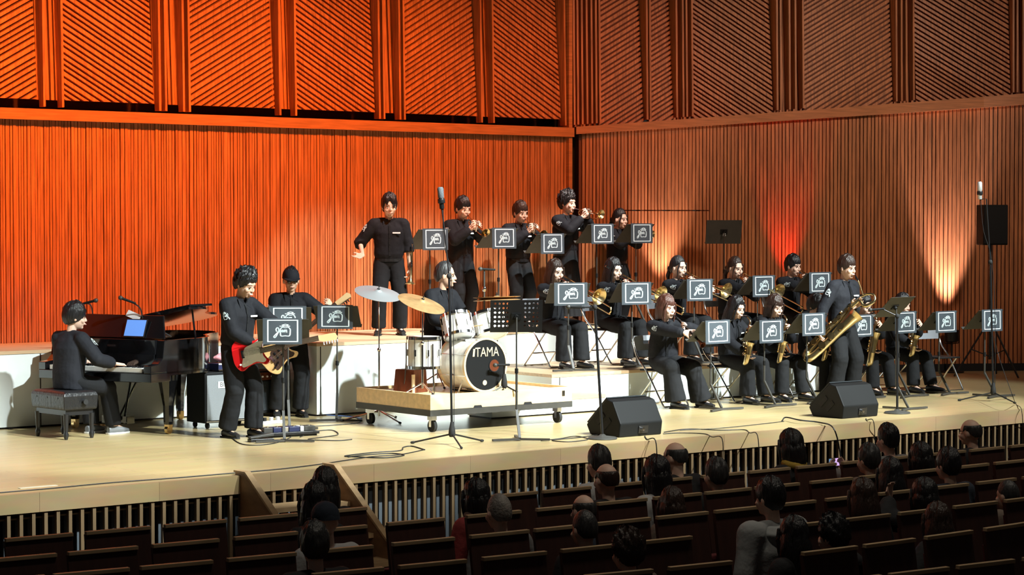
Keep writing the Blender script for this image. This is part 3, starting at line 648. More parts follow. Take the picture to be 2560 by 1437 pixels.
def clarinet(label, W, m, d):
    t = inst('clarinet', label, 'clarinet', W, m, d)
    MB().lathe([(.006, 0), (.010, .02), (.013, .08), (.0135, .09)], (0, 0, 0), (0, 1, 0), 14).build('mouthpiece', M['gloss'], t, smooth=True)
    MB().lathe([(.0145, .09), (.0155, .10), (.0140, .15), (.0135, .36), (.0145, .56), (.0145, .565)], (0, 0, 0), (0, 1, 0), 14).build('body', M['matte'], t, smooth=True)
    MB().lathe([(.0145, .565), (.017, .60), (.026, .64), (.039, .668), (.037, .668), (.02, .61)], (0, 0, 0), (0, 1, 0), 20).build('bell', M['cajon'], t, smooth=True)
    mb = MB()
    for i in range(11): mb.cyl((.0, .14 + .035 * i, .013), (0, .14 + .035 * i, .020), .008, 10)
    mb.tube([(.010, .14, .014), (.010, .52, .014)], .0022, 6); mb.tube([(-.012, .3, .012), (-.012, .52, .012)], .0022, 6); mb.build('keywork', M['chrome'], t, smooth=40)
    return t
def sax(label, W, neck_end, top, bow, bellp, upn, k=1., group=None, name='alto_saxophone', cat='saxophone', bari=False):
    """neck_end: mouthpiece tip; top: upper end of the body; bow: lowest bend; bellp: bell rim centre (player's space)"""
    t = bpy.data.objects.new(name, None); C.objects.link(t); t.empty_display_size = .05; t.matrix_world = W @ Matrix.Translation(top); tag(t, label, cat, group)
    A = V(top); q = lambda p: V(p) - A
    ne, bo, be = q(neck_end), q(bow), q(bellp); ax = bo.normalized(); side = (be - bo); side = (side - ax * side.dot(ax)).normalized(); nn = ax.cross(side)
    mid = ne * .45 + V((0, 0, .05 * k))
    mb = MB(); mb.tube(spline([ne + (mid - ne).normalized() * .055, mid, V((0, 0, .012)) + ax * -.03, V((0, 0, 0)) + ax * .02], 5), [.0085] * 5 + [.010] * 5 + [.011] * 6, 10); mb.build('neck', M['brass'], t, smooth=True)
    MB().tube([ne, ne + (mid - ne).normalized() * .04, ne + (mid - ne).normalized() * .085], [.006, .011, .0125], 12).build('mouthpiece', M['gloss'], t, smooth=True)
    if bari:
        mb = MB(); mb.tube(spline([V((0, 0, 0)), ax * -.07 + side * .03, ax * -.12 + side * .10, ax * -.08 + side * .165, ax * -.0 + side * .155, ax * .06 + side * .11, ax * .05 + side * .02, ax * .16], 5), [.012 + .0005 * i for i in range(36)], 12); mb.build('upper_loop', M['gold'], t, smooth=True)
    r0, r1, rb = (.012 * k, .030 * k, .036 * k) if not bari else (.022, .047, .050)
    w_ = (be - bo).dot(side)
    pts = spline([V((0, 0, 0)) + ax * (.0 if not bari else .14), bo * .45, bo - ax * .07 * k, bo + side * w_ * .14 + ax * .0, bo + side * w_ * .5 + ax * .028 * k, bo + side * w_ * .86 + ax * .0, bo + side * w_ - ax * .09 * k], 6)
    n = len(pts); MB().tube(pts, [r0 + (r1 - r0) * min(1, i / (n * .45)) + max(0, i / n - .45) * (rb - r1) for i in range(n)], 16).build('body', M['gold'], t, smooth=True)
    p0 = pts[-1]; dv = (be - p0).normalized(); Lb = (be - p0).length; br = .062 * k if not bari else .108
    MB().lathe([(rb * .97, -.005), (rb * 1.05, Lb * .4), (rb * 1.2, Lb * .62), (br * .74, Lb * .86), (br, Lb), (br * 1.02, Lb + .002), (br * .97, Lb), (rb * 1.1, Lb * .7), (rb * .9, Lb * .3)], p0, dv, 28).build('bell', M['gold'], t, smooth=True)
    mb = MB(); N = 9 if not bari else 13
    for i in range(N):
        f = .12 + .78 * i / (N - 1); c = bo * f; r = r0 + (r1 - r0) * f; pr_ = (.008 + .012 * f) * k * (1.25 if bari else 1)
        o_ = nn if i % 3 else (nn * .5 - side * .8).normalized()
        mb.cyl(c + o_ * (r + .004), c + o_ * (r + .014 * k), pr_, 14)
    for i in range(3): c = p0 + dv * Lb * (.1 + .25 * i); mb.cyl(c + nn * rb * 1.05, c + nn * (rb * 1.05 + .012), .024 * k * (1.3 if bari else 1), 14)
    mb.build('keywork', M['brass'], t, smooth=40)
    mb = MB()
    for o_ in (nn, -side, -nn): mb.tube([bo * .1 + o_ * (r0 + .016), bo * .88 + o_ * (r1 + .014)], .0028, 6)
    mb.tube([bo * .2 + nn * (r0 + .022) + side * .012, bo * .8 + nn * (r1 + .018) + side * .012], .0025, 6); mb.build('key_rods', M['gold'], t, smooth=True)
    return t
def guitar(label, loc, Rm, red=True):
    """origin at body centre; local x towards the headstock, z out of the face"""
    t = thing('electric_guitar' if red else 'bass_guitar', label, 'guitar', (0, 0, 0)); t.matrix_world = Matrix.Translation(loc) @ Rm.to_4x4()
    out = spline([(p[0], p[1], 0) for p in ((-.20, .02), (-.185, .11), (-.10, .165), (0, .125), (.07, .12), (.155, .165), (.19, .14), (.13, .075), (.115, 0), (.13, -.06), (.165, -.115), (.12, -.145), (.05, -.115), (-.04, -.125), (-.13, -.165), (-.19, -.09), (-.20, .02))], 4)[:-1]
    out = [(p.x, p.y) for p in out][::-1]
    k = 1.0 if red else 1.08
    MB().prism([(x * k, y * k) for x, y in out], -.022, .022).build('body', M['red' if red else 'natwood'], t, bevel=.006)
    pg = spline([(p[0], p[1], 0) for p in ((-.09, -.02), (-.06, .06), (.02, .085), (.13, .125), (.155, .12), (.115, .05), (.112, -.05), (.135, -.10), (.10, -.12), (.03, -.10), (-.06, -.125), (-.12, -.12), (-.09, -.02))], 3)[:-1]
    MB().prism([(p.x * k, p.y * k) for p in pg][::-1], .0225, .026).build('pickguard', M['cream' if red else 'rosew'], t)
    L = .60 if red else .76
    n = MB().b3(.10, .10 + L, -.026, .026, .012, .030).build('neck', M['maple'], t, bevel=.004); MB().b3(.09, .10 + L, -.027, .027, .030, .036).build('fretboard', M['rosew'], n)
    h = MB().prism([(.10 + L, -.025), (.14 + L, -.045), (.27 + L, -.055), (.29 + L, -.02), (.27 + L, .02), (.10 + L, .026)], .008, .024).build('headstock', M['maple'], t)
    mb = MB(); [mb.cyl((.14 + L + .028 * i, -.05, .016), (.14 + L + .028 * i, -.078, .016), .007, 8) for i in range(4 if not red else 6) if .14 + L + .028 * i < .29 + L]; mb.build('tuners', M['chrome'], h, smooth=40)
    mb = MB(); [mb.tube([(-.085, -.02 + .008 * i, .040), (.10 + L, -.015 + .006 * i, .038)], .0011, 4) for i in range(6 if red else 4)]; mb.build('strings', M['chrome'], t)
    for x in ((.075, .02, -.04) if red else (.03, -.03)): MB().b3(x - .009, x + .009, -.042, .042, .026, .034).build('pickup', M['cream' if red else 'matte'], t, bevel=.002)
    MB().b3(-.105, -.075, -.04, .04, .026, .040).build('bridge', M['chrome'], t)
    for i in range(3): MB().cyl((-.06 - .035 * i, -.075 - .012 * i, .026), (-.06 - .035 * i, -.075 - .012 * i, .042), .011, 12).build('knob', M['cream' if red else 'chrome'], t, smooth=40)
    return t
# ---------------------------------------------------------------- stands
def music_stand(label, base, psi, ztop, tilt=45, banner=True, w_=.50, group='music stands with the band sign', holes=False, off=0., num=None, name='music_stand', paper=False, up_=0., bs=1.):
    """base: floor point under the pole; desk faces psi; ztop: height of the desk's upper edge over the floor point"""
    t = thing(name, label, 'music stand', base, face(psi), group)
    a = math.radians(tilt); D = .345; ds = V((0, math.cos(math.radians(90 - tilt)) , math.sin(math.radians(90 - tilt))))   # up the desk, leaning to +Y (the hall side)
    ds = V((0, math.sin(a), math.cos(a))); nrm = V((0, -math.cos(a), math.sin(a)))
    topc = V((off, .10, ztop)); bot = topc - ds * D
    Rm = Matrix((V((1, 0, 0)), ds, V((1, 0, 0)).cross(ds))).transposed()
    pm = (topc + bot) / 2
    mb = MB()
    if not holes: mb.box(pm, (w_, D, .004), Rm)
    else:
        xs = [-w_ / 2]; nx = 11
        cols = [(-.215 + .042 * i) for i in range(4)] + [(.09 + .042 * i) for i in range(4)]; rows = [-.105 + .048 * i for i in range(6)]; q = .012
        P_ = lambda x, y, z_: pm + Rm @ V((x, y, z_))
        yb = [-D / 2] + [y + e for y in rows for e in (-q, q)] + [D / 2]
        for i in range(0, len(yb), 2): mb.prism([(-w_ / 2, yb[i]), (w_ / 2, yb[i]), (w_ / 2, yb[i + 1]), (-w_ / 2, yb[i + 1])], -.002, .002, P_)
        xb = [-w_ / 2] + [x + e for x in cols for e in (-q, q)] + [w_ / 2]
        for y in rows:
            for i in range(0, len(xb), 2): mb.prism([(xb[i], y - q), (xb[i + 1], y - q), (xb[i + 1], y + q), (xb[i], y + q)], -.002, .002, P_)
            for x in cols:
                for sx in (-1, 1):
                    for sy in (-1, 1): mb.prism([(x + sx * q, y + sy * q), (x + sx * q * .35, y + sy * q), (x + sx * q, y + sy * q * .35)][::sx * sy], -.002, .002, P_)
    mb.build('desk', M['stand' if not holes else 'black'], t)
    MB().box(bot + nrm * .022, (w_, .004, .045), Rm).build('ledge', M['stand' if not holes else 'black'], t)
    jn = pm - nrm * .035
    mb = MB(); mb.cyl(pm - nrm * .003, jn, .022, 12); mb.box(pm - nrm * .006, (.10, .07, .008), Rm); mb.build('bracket', M['matte'], t, smooth=40)
    hz = max(.5, jn.z * .55); zk = .30
    MB().tube([jn, (off, jn.y, jn.z - .05), (off, jn.y, hz)], .0085, 10).build('upper_pole', M['stand'], t, smooth=True)
    MB().tube([(off, jn.y, hz + .04), (off, jn.y, zk)], .012, 10).build('lower_pole', M['stand'], t, smooth=True)
    MB().lathe([(.018, 0), (.018, .05)], (off, jn.y, hz - .01), n=12).build('clutch', M['matte'], t, smooth=40)
    mb = MB(); mb.bar((off, jn.y, zk), (off - .02, jn.y + .16, .03), .026, .020); mb.build('knee_arm', M['stand'], t)
    f0 = V((off - .02, jn.y + .16, .018))
    for q in ((.28, .10), (-.30, .06), (.02, -.34)): MB().bar(f0, f0 + V((q[0], q[1], 0)), .028, .022).build('base_leg', M['stand'], t)
    if banner:
        bw, bh = .425 * bs, .285 * bs; o_ = topc + V((.0, .012, .012 + up_)); th = math.radians(4)
        mp = lambda x, y, z_: o_ + V(((.5 - x) * bw, z_ + math.sin(th) * (y * bh) * .3, -y * bh))
        b = MB().prism([(0, 0), (1, 0), (1, 1), (0, 1)], -.002, .002, mp).build('banner_sheet', M['banner'], t)
        logo(b, 'sign_print', lambda x, y, z_: mp(x, y, .0022 + z_), .033)
    if num:
        mw = Matrix.Translation(pm - nrm * .042 + ds * -.03 + V((0, 0, 0))) @ Matrix((V((-1, 0, 0)), ds, V((-1, 0, 0)).cross(ds))).transposed().to_4x4()
        mesh_text(num, .055, 'number', M['print'], t, mw)
    if paper:
        MB().box(pm + nrm * .006 + V((-.06, 0, 0)), (.21, .29, .003), Rm).build('sheet_music', M['paper'], t)
    return t
def tripod(t, z0, r, ang0=.3, m='black', n=3, hub=True):
    if hub: MB().lathe([(.024, 0), (.036, .02), (.032, .07), (.016, .15)], (0, 0, z0 - .03), n=14).build('hub', M['rubber'], t, smooth=40)
    for i in range(n):
        a = ang0 + 2 * math.pi * i / n; o = MB().tube([(0, 0, z0), (r * .97 * math.cos(a), r * .97 * math.sin(a), .014)], .0085, 8).build('leg', M[m], t, smooth=True)
        MB().cap((r * .95 * math.cos(a), r * .95 * math.sin(a), .015), (r * math.cos(a), r * math.sin(a), .0135), .0135, .0125, 8).build('rubber_foot', M['rubber'], o, smooth=True)
def mic_body(t, p, d, m='matte', big=False):
    d = V(d).normalized(); p = V(p)
    if big:
        b = MB().lathe([(.022, -.10), (.024, -.095), (.024, .0), (.026, .005)], p, d, 16).build('microphone', M['micsilver' if m == 'micsilver' else 'matte'], t, smooth=40); MB().lathe([(.026, .005), (.030, .015), (.031, .10), (.022, .115)], p, d, 16).build('windscreen', M[m], b, smooth=40)
        MB().lathe([(.034, -.045), (.036, -.04), (.036, -.005), (.034, 0), (.029, 0), (.029, -.045)], p, d, 16).build('shock_mount', M['black'], t, smooth=40)
    else:
        b = MB().lathe([(.009, -.15), (.0115, -.14), (.014, -.01), (.016, 0)], p, d, 14).build('microphone', M['matte'], t, smooth=40); MB().ell(p + d * .02, (.024, .024, .026), frame_from(d)).build('grille', M['stand'], b, smooth=True)
def cord(label, pts, r=.0045, m='cable', k=6, name='cable', group='cables on the stage floor', cat='cable'):
    return tag(MB().tube(spline(pts, k), r, 6).build(name, M[m], smooth=True), label, cat, group)
# ---------------------------------------------------------------- furniture builders
def folding_chair(label, loc, psi, group='folding chairs', first=[]):
    if first:
        t = copy_tree(first[0]); t.location = loc; t.rotation_euler = (0, 0, face(psi)); t['label'] = label; return t
    t = thing('folding_chair', label, 'chair', loc, face(psi), group)
    MB().prism([(-.20, -.19), (.20, -.19), (.185, .20), (-.185, .20)], .425, .445).build('seat', M['matte'], t, bevel=.006)
    mp = lambda x, y, z: V((x, -.235 - .02 * math.cos(x * 6) - (y - .62) * .22, y)) + V((0, -z, 0))
    q = [(-.21, .66), (.21, .66), (.215, .80), (.19, .835), (-.19, .835), (-.215, .80)]
    b = MB(); b.prism([(-.21, .66), (-.05, .66), (-.05, .835), (-.19, .835), (-.215, .80)], 0, .012, mp); b.prism([(.05, .66), (.21, .66), (.215, .80), (.19, .835), (.05, .835)], 0, .012, mp); b.prism([(-.05, .66), (.05, .66), (.05, .735), (-.05, .735)], 0, .012, mp); b.prism([(-.05, .775), (.05, .775), (.05, .835), (-.05, .835)], 0, .012, mp)
    b.build('backrest', M['steel'], t)
    for s in (-1, 1):
        MB().tube(spline([(s * .215, -.29, .80), (s * .215, -.22, .60), (s * .215, -.05, .42), (s * .205, .20, .06), (s * .20, .235, .011)], 4), .0105, 8).build('leg', M['chrome'], t, smooth=True)
        MB().tube([(s * .19, .12, .43), (s * .19, -.05, .25), (s * .20, -.27, .011)], .0105, 8).build('leg', M['chrome'], t, smooth=True)
    for y_, z_ in ((.235, .012), (-.27, .012), (-.13, .17)): MB().tube([(-.195, y_, z_), (.195, y_, z_)], .0095, 8).build('crossbar', M['chrome'], t, smooth=True)
    first.append(t); return t
def stand_at(label, u, v, Y, z0, psi, **kw):
    T = PY(u, v, Y); f = Matrix.Rotation(face(psi), 3, 'Z') @ V((kw.get('off', 0), .112, 0))
    return music_stand(label, (T.x - f.x, T.y - f.y, z0), psi, T.z - z0 - .012 - kw.get('up_', 0), **kw)
# ---------------------------------------------------------------- standing trumpet row
def stander(u, v, Y, **k): p = PY(u, v, Y); return dict(loc=(p.x, p.y, T3), h=p.z - T3 - .02, **k)
P1 = person('standing person with rolled sleeves holding a trumpet down, leftmost of the back row', **stander(972, 487, 5.3, psi=8, hy=4, hp=8, haird=('part', 'hairk'), sleeve=.25, R=(V((.33, .16, .98)), (.5, .6, -.25), (-.3, .2, 1), .25), L=(V((-.25, .05, .80)), (0, .25, -1), (1, 0, 0), .75), feet=((.13, .05, .2), (-.13, 0, -.15)), emblem=2, wide=.005))
q = P1['A'][-1][1]; trumpet('brass trumpet hanging bell down from the hand of the leftmost standing player', P1['W'], q + V((-.03, .06, .28)), (.04, .12, -1), upv=(0, 1, 0))
P2 = person('standing trumpet player in a loose untucked black shirt, behind the tall centre microphone', **stander(1150, 494, 5.92, psi=38, hp=12, haird=('fringe', 'hairk'), hold='trumpet', hd=(.06, 1, -.52), untuck=.14, wide=.0))
trumpet('brass trumpet pointed down by the player in the untucked shirt', P2['W'], P2['mouth'], V((.06, 1, -.52)))
P3 = person('standing trumpet player with short brown hair, middle of the back row', **stander(1295, 506, 5.92, psi=36, hp=10, haird=('fringe', 'hairb'), hold='trumpet', hd=(.05, 1, -.45), wide=.012))
trumpet('brass trumpet played by the standing player with short brown hair', P3['W'], P3['mouth'], V((.05, 1, -.45)))
P4 = person('tall standing trumpet player with curly black hair in a pleated dark skirt', **stander(1413, 482, 5.92, psi=52, hp=2, haird=('curly', 'hairk'), hold='trumpet', hd=(.1, 1, -.16), skirt=True))
trumpet('brass trumpet held level by the tall curly haired player', P4['W'], P4['mouth'], V((.1, 1, -.16)))
P5 = person('standing trumpet player with tied back hair, rightmost of the back row', **stander(1543, 525, 6.1, psi=52, hp=6, haird=('tied', 'hairk'), fem=True, hold='trumpet', hd=(.1, 1, -.30), wide=.01))
trumpet('brass trumpet half hidden by the rightmost stand of the back row', P5['W'], P5['mouth'], V((.1, 1, -.30)))
LB = 'music stand with the band sign '
for u, v, Y, lb in ((1088, 571, 5.22, 'on the back row, leftmost, beside the tall centre microphone'), (1260, 569, 5.30, 'on the back row, before the untucked shirt'), (1381, 583, 5.30, 'on the back row, lowest of the five'), (1506, 559, 5.30, 'on the back row, before the curly haired player'), (1604, 558, 5.30, 'on the back row, rightmost of the five')):
    stand_at(LB + lb, u, v, Y, T3, 40, bs=.93)
stand_at('tall plain music stand with a small white 15, right end of the back platform', 1812, 548, 5.45, T3, 6, banner=False, tilt=20, num='15', w_=.50, group='plain music stands')
# ---------------------------------------------------------------- trombone row
TB = (((1384, 664), 40, ('long', 'hairb'), 'seated trombone player with long dark brown hair, leftmost of the trombone row', .30, 8, True), ((1529, 659), 46, ('long', 'hairk'), 'seated trombone player with long black hair and a hair clip, second of the trombone row', .42, 6, True),
      ((1691, 649), 48, ('tied', 'hairk'), 'seated trombone player with tied black hair, middle of the trombone row', .30, 4, True), ((1833, 654), 40, ('tied', 'hairb'), 'seated trombone player with tied brown hair, behind the second stand from the right', .50, 10, True), ((1977, 646), 46, ('fringe', 'hairk'), 'seated trombone player with short black hair, rightmost of the trombone row', .40, 8, False))
for i, ((u, v), psi, hd_, lb, ext, hp, fem) in enumerate(TB):
    p = PY(u, v, 4.28); d = V((.05, 1, -.34))
    hgt = 1.62 + (p.z - T2 - 1.24) * 1.0
    P = person(lb, (p.x, 4.34, T2), psi, h=max(1.5, hgt), pose='sit', lean=4, hp=hp, haird=hd_, fem=fem, hold='trombone', hd=d, wide=.025 if fem else .008, feet=((.13, .40, .1), (-.13, .43, -.1)))
    trombone('brass trombone played by the ' + ('player with long dark brown hair', 'player with the hair clip', 'middle player of the trombone row', 'player with tied brown hair', 'short haired player at the right end')[i], P['W'], P['mouth'], d, ext)
    folding_chair('folding chair under the ' + ('leftmost', 'second', 'middle', 'fourth', 'rightmost')[i] + ' trombone player', (p.x, 4.34, T2), psi)
MB_ = thing('hair_clip', 'shiny clip in the long black hair of the second trombone player', 'hair clip', PY(1519, 668, 4.22)); MB().box((0, 0, 0), (.07, .012, .018), Matrix.Rotation(.5, 3, 'Y')).build('bar', M['chrome'], MB_)
for u, v, psi, lb in ((1427, 706, 14, 'in front of the leftmost trombone player'), (1591, 705, 26, 'in front of the trombone player with the hair clip'), (1749, 697, 34, 'in front of the middle trombone player'), (1909, 688, 40, 'in front of the trombone player with tied brown hair'), (2050, 680, 38, 'behind the soloist, rightmost of the trombone row')):
    stand_at(LB + lb, u, v, 3.62, T2, psi, bs=.97)
# ---------------------------------------------------------------- saxophone row
def seated(u, v, Y, lb, psi, **k):
    p = PY(u, v, Y); return person(lb, (p.x, Y, 0), psi, h=1.62 + (p.z - 1.27), pose='sit', **k), p
d = V((-.30, 1, -.62))
S1, p = seated(1657, 744, 2.95, 'seated clarinet player with reddish brown hair and wide trousers, left end of the front row', 16, lean=6, hy=26, hp=4, haird=('bob', 'hairr'), fem=True, hold='clarinet', hd=d, wide=.05, feet=((-.02, .40, -.5), (-.36, .34, -.6)), pr=(1, .1, -.35), pl=(-1, .1, -.35), emblem=2)
clarinet('black clarinet held by the player at the left end of the front row', S1['W'], S1['mouth'] + V((0, .0, 0)), d); folding_chair('folding chair with grey back plate under the clarinet player', (p.x, 2.95, 0), 40)
for i, (u, v, lb, hs, psi) in enumerate(((1824, 754, 'seated player with straight black hair, next to the clarinet player, face half hidden', ('long', 'hairk'), 48), (1923, 750, 'seated alto saxophone player with brown hair, third from the left of the front row', ('bob', 'hairb'), 38), (2024, 750, 'seated saxophone player with short hair just left of the soloist, bare ankle showing', ('bowl', 'hairk'), 44), (2146, 757, 'seated saxophone player hidden behind the standing soloist', ('short', 'hairk'), 40), (2241, 752, 'seated alto saxophone player behind the soloist microphone, rightmost of the front row', ('short', 'hairk'), 44))):
    Y = 2.95 - .03 * i; ten = i == 3
    S, p = seated(u, v, Y, lb, psi, lean=4, hp=14, haird=hs, fem=i < 3, wide=.03 if i == 0 else .012, R=(V((.20, .36, .62)), (-.4, .5, -.7), (-.6, .5, .3), .6), L=(V((-.02, .30, .90)), (.3, .8, .1), (.7, .1, -.4), .7), feet=((.17, .40, .2), (-.16, .44, -.15)))
    m_ = S['mouth']; k_ = 1.25 if ten else 1.
    sax('gold saxophone held by the ' + ('player with straight black hair', 'third player of the front row', 'player just left of the soloist', 'player hidden behind the soloist', 'rightmost player of the front row')[i], S['W'], m_ + V((0, .008, 0)), m_ + V((.03, .13, -.10)), V((.13, .30, .50 if not ten else .42)), V((.20, .45, .74 if not ten else .80)), V((1, 0, 0)), k_, 'saxophones of the front row', name='tenor_saxophone' if ten else 'alto_saxophone')
    folding_chair('folding chair under the ' + ('player with straight black hair', 'third player of the front row', 'player just left of the soloist', 'player hidden behind the soloist', 'rightmost front row player')[i], (p.x, Y, 0), psi)
p = G(2372, 976); folding_chair('empty folding chair at the right end of the front row, behind a signed music stand', (p.x - .05, p.y + .12, 0), 30)
for u, v, Y, psi, lb in ((1794, 800, 2.12, 41, 'before the straight haired player of the front row'), (1928, 799, 2.10, 40, 'in front of the third front row player'), (2034, 782, 2.15, 40, 'just left of the soloist, half behind the saxophone'), (2155, 786, 2.2, 40, 'behind the right side of the soloist'), (2264, 778, 2.05, 40, 'right of the soloist, half behind the soloist microphone'), (2365, 777, 2.0, 40, 'in front of the empty folding chair'), (2480, 773, 1.35, 40, 'alone at the far right of the stage')):
    stand_at(LB + lb, u, v, Y, 0, psi, bs=.97)
# ---------------------------------------------------------------- soloist
p = G(2103, 998); wp = p
SO = Matrix.Translation((p.x, p.y, 0)) @ Matrix.Rotation(face(40), 4, 'Z'); inv = SO.inverted()
near = V((p.x, p.y, 1.2)) - FW0 * .20; lo = lambda u, v, d=0: inv @ PD(u, v, near - FW0 * d)
RW = lo(2040, 832); LW = lo(2128, 768, -.02)
SOL = person('standing soloist in a black shirt playing a large baritone saxophone', (p.x, p.y, 0), 40, h=1.76, hy=4, hp=8, haird=('fringe', 'hairb'), R=(RW, (.3, .3, -.8), (-.9, .3, 0), .6), L=(LW, (-.6, .5, .5), (.8, .2, -.2), .6), feet=((.15, .0, .2), (-.13, .05, -.15)), wide=.02, untuck=.08, shirt='cloth3', lean=3)
sax('large gold baritone saxophone hanging in front of the standing soloist', SOL['W'], SOL['mouth'] + V((0, .008, 0)), lo(2152, 742), lo(2014, 882), lo(2141, 783, .06), V((1, 0, 0)), 1.5, None, 'baritone_saxophone', bari=True)
# ---------------------------------------------------------------- guitar and bass
p = G(592, 1092)
GU = Matrix.Translation((p.x, p.y, 0)) @ Matrix.Rotation(face(52), 4, 'Z'); inv = GU.inverted()
gref = V((p.x, p.y, 1)) - FW0 * .17 + RT * .08; gl = lambda u, v, d=0: inv @ PD(u, v, gref - FW0 * d)
person('standing guitarist with curly hair in a black shirt, looking down at a red electric guitar', (p.x, p.y, 0), 52, h=1.70, hp=22, hy=6, lean=5, haird=('curly', 'hairk'), skin='skin2', R=(gl(636, 862, .02), (.1, .5, -.8), (-.9, -.1, -.2), .6), L=(gl(738, 850), (-.1, .6, .6), (.9, .2, 0), .8), feet=((.12, -.02, .15), (-.10, .14, -.05)), wide=.012)
def axes(dx, dy, tilt=.15):
    x = (RT * dx + UP * dy + FW0 * -.05).normalized(); z = (-FW0 + UP * tilt); z = (z - x * z.dot(x)).normalized(); return Matrix((x, z.cross(x), z)).transposed()
guitar('red electric guitar with a white pickguard, played by the curly haired guitarist', PD(630, 882, gref - FW0 * .06), axes(1, .22))
p2 = G(727, 1040)
BU = Matrix.Translation((p2.x, p2.y, 0)) @ Matrix.Rotation(face(14), 4, 'Z'); inv2 = BU.inverted()
bref = V((p2.x, p2.y, 1)) - FW0 * .19; bl = lambda u, v, d=0: inv2 @ PD(u, v, bref - FW0 * d)
person('standing bass player in a grey cap and sunglasses behind two signed music stands', (p2.x, p2.y, 0), 14, h=1.66, hp=6, haird=('cap', 'hairk'), glasses=True, cap='cloth3', skin='skin2', R=(bl(700, 862, .02), (-.3, .4, -.8), (-.5, -.4, 0), .6), L=(bl(822, 778), (-.1, .5, .7), (.7, -.3, 0), .8), feet=((.16, -.02, .1), (-.10, .06, -.2)), wide=.01)
guitar('natural wood electric bass held by the capped bass player, headstock raised to the right', PD(697, 884, bref - FW0 * .06), axes(1, .86), red=False)
stand_at(LB + 'in front of the guitarist, nearest the stage edge', 706, 795, 2.2, 0, 3, w_=.52, bs=.92)
stand_at(LB + 'in front of the bass player, half covered by another', 719, 765, 3.3, 0, 4, bs=.93)
stand_at(LB + 'left of the drum riser, right of the bass player', 838, 762, 3.75, 0, -6, bs=.93)
# ---------------------------------------------------------------- microphones and plain stands at the front of the stage
def mic_stand(name, label, base, pts, tip, m, big, r, ang, round_base=False):
    t = thing(name, label, 'microphone', base, 0, 'microphones on stands'); b = V(base); pts = [V(q) - b for q in pts]
    if round_base: MB().lathe([(.15, 0), (.152, .008), (.14, .02), (.04, .034), (.02, .05)], (0, 0, .0), n=32).build('round_base', M['stand'], t, smooth=40); z0 = .03
    else: tripod(t, .11, r, ang); z0 = .1
    MB().tube([(0, 0, z0), pts[0]], .012 if not round_base else .014, 10).build('pole', M['black'], t, smooth=True)
    MB().ell(pts[0], (.026, .026, .03)).build('boom_clutch', M['rubber'], t, smooth=True)
    MB().tube([pts[0]] + pts[1:], .008, 10).build('boom', M['black'], t, smooth=True)
    mic_body(t, pts[-1] + V(tip) * (.10 if big else .12), tip, m, big)
    if big: MB().tube(spline([pts[-1] + V((.012, 0, 0)), pts[-1].lerp(pts[0], .5) + RT * -.02, pts[0] + RT * .02, V((0, 0, .9)) + RT * .018, V((0, 0, .12)) + RT * .02], 4), .0035, 6).build('lead', M['cable'], t, smooth=True)
    return t
b = G(1130, 1112); ref = V((b.x, b.y, 1.5)); mic_stand('microphone_stand', 'tall tripod microphone stand with a large grey condenser microphone, front centre of the stage', b, [PD(1123, 690, ref), PD(1105, 522, ref)], (-.1, 0, 1), 'micgrey', True, .42, 2.2)
b = G(2483, 1003); ref = V((b.x, b.y, 1.5)); mic_stand('microphone_stand', 'tall tripod microphone stand with a silver condenser microphone, at the right end of the stage', b, [PD(2476, 655, ref), PD(2466, 497, ref), PD(2450, 498, ref)], (-.05, 0, 1), 'micsilver', True, .42, 2.4)
b = G(1506, 1097); ref = V((b.x, b.y, 1)); mic_stand('microphone_stand', 'straight round based microphone stand with a boom reaching left, beside the left wedge monitor', b, [PD(1487, 768, ref), PD(1455, 768, ref)], PD(1380, 764, ref) - PD(1487, 768, ref) if 0 else (-.78, .62, .03), 'matte', False, .3, 0, True)
b = G(2243, 1033); ref = V((b.x, b.y, 1)); mic_stand('microphone_stand', 'straight round based microphone stand in front of the soloist, right of the right wedge monitor', b, [PD(2243, 790, ref), PD(2205, 772, ref)], (-.75, .60, -.08), 'matte', False, .3, 0, True)
T = PD(1291, 752, G(1290, 1098)); music_stand('black perforated music stand seen from behind, standing alone at the front of the stage', (G(1290, 1096).x, G(1290, 1096).y, 0), 4, T.z + .01, tilt=18, banner=False, holes=True, w_=.53, group='plain music stands')
T = PY(2252, 742, .85); music_stand('dark music stand tilted towards the soloist, behind the soloist microphone', (T.x - .02, T.y + .05, 0), 46, T.z, tilt=46, banner=False, group='plain music stands', paper=True)
def wedge(label, x0, y0, rz):
    t = thing('wedge_monitor', label, 'loudspeaker', (x0, y0, 0), rz, 'wedge monitors')
    W_ = .58; pr = [(.0, .0), (.46, .0), (.52, .10), (.20, .385), (.10, .36), (-.02, .14)]
    MB().prism(pr, 0, W_, lambda a, b_, c: V((c, a, b_))).build('cabinet', M['matte'], t, bevel=.012)
    MB().prism([(.515, .115), (.53, .125), (.225, .398), (.21, .388)], .02, W_ - .02, lambda a, b_, c: V((c, a, b_))).build('grille', M['grille'], t)
    MB().prism([(.03, .03), (.16, .03), (.16, .11), (.03, .11)], 0, .01, lambda a, b_, c: V((.22 + a, -.006 - b_ * .14 - c * .3, b_))).build('connector_plate', M['black'], t)
    MB().cyl((.29, -.015, .075), (.29, -.05, .075), .018, 12).build('plug', M['chrome'], t, smooth=40)
    for a, c in (((.28, .215), (.34, .14)), ((.17, .17), (.25, .09))):
        MB().box((-.001, (a[0] + c[0]) / 2 - .02, (a[1] + c[1]) / 2), (.012, .14, .055), Matrix.Rotation(-.75, 3, 'X')).build('handle_recess', M['dark'], t)
    return t
p = G(1548, 1094); wedge('black wedge monitor on the stage edge, next to the round based microphone stand', p.x, p.y, 0)
p = G(2106, 1047); wedge('black wedge monitor on the stage edge in front of the soloist', p.x, p.y, 0)
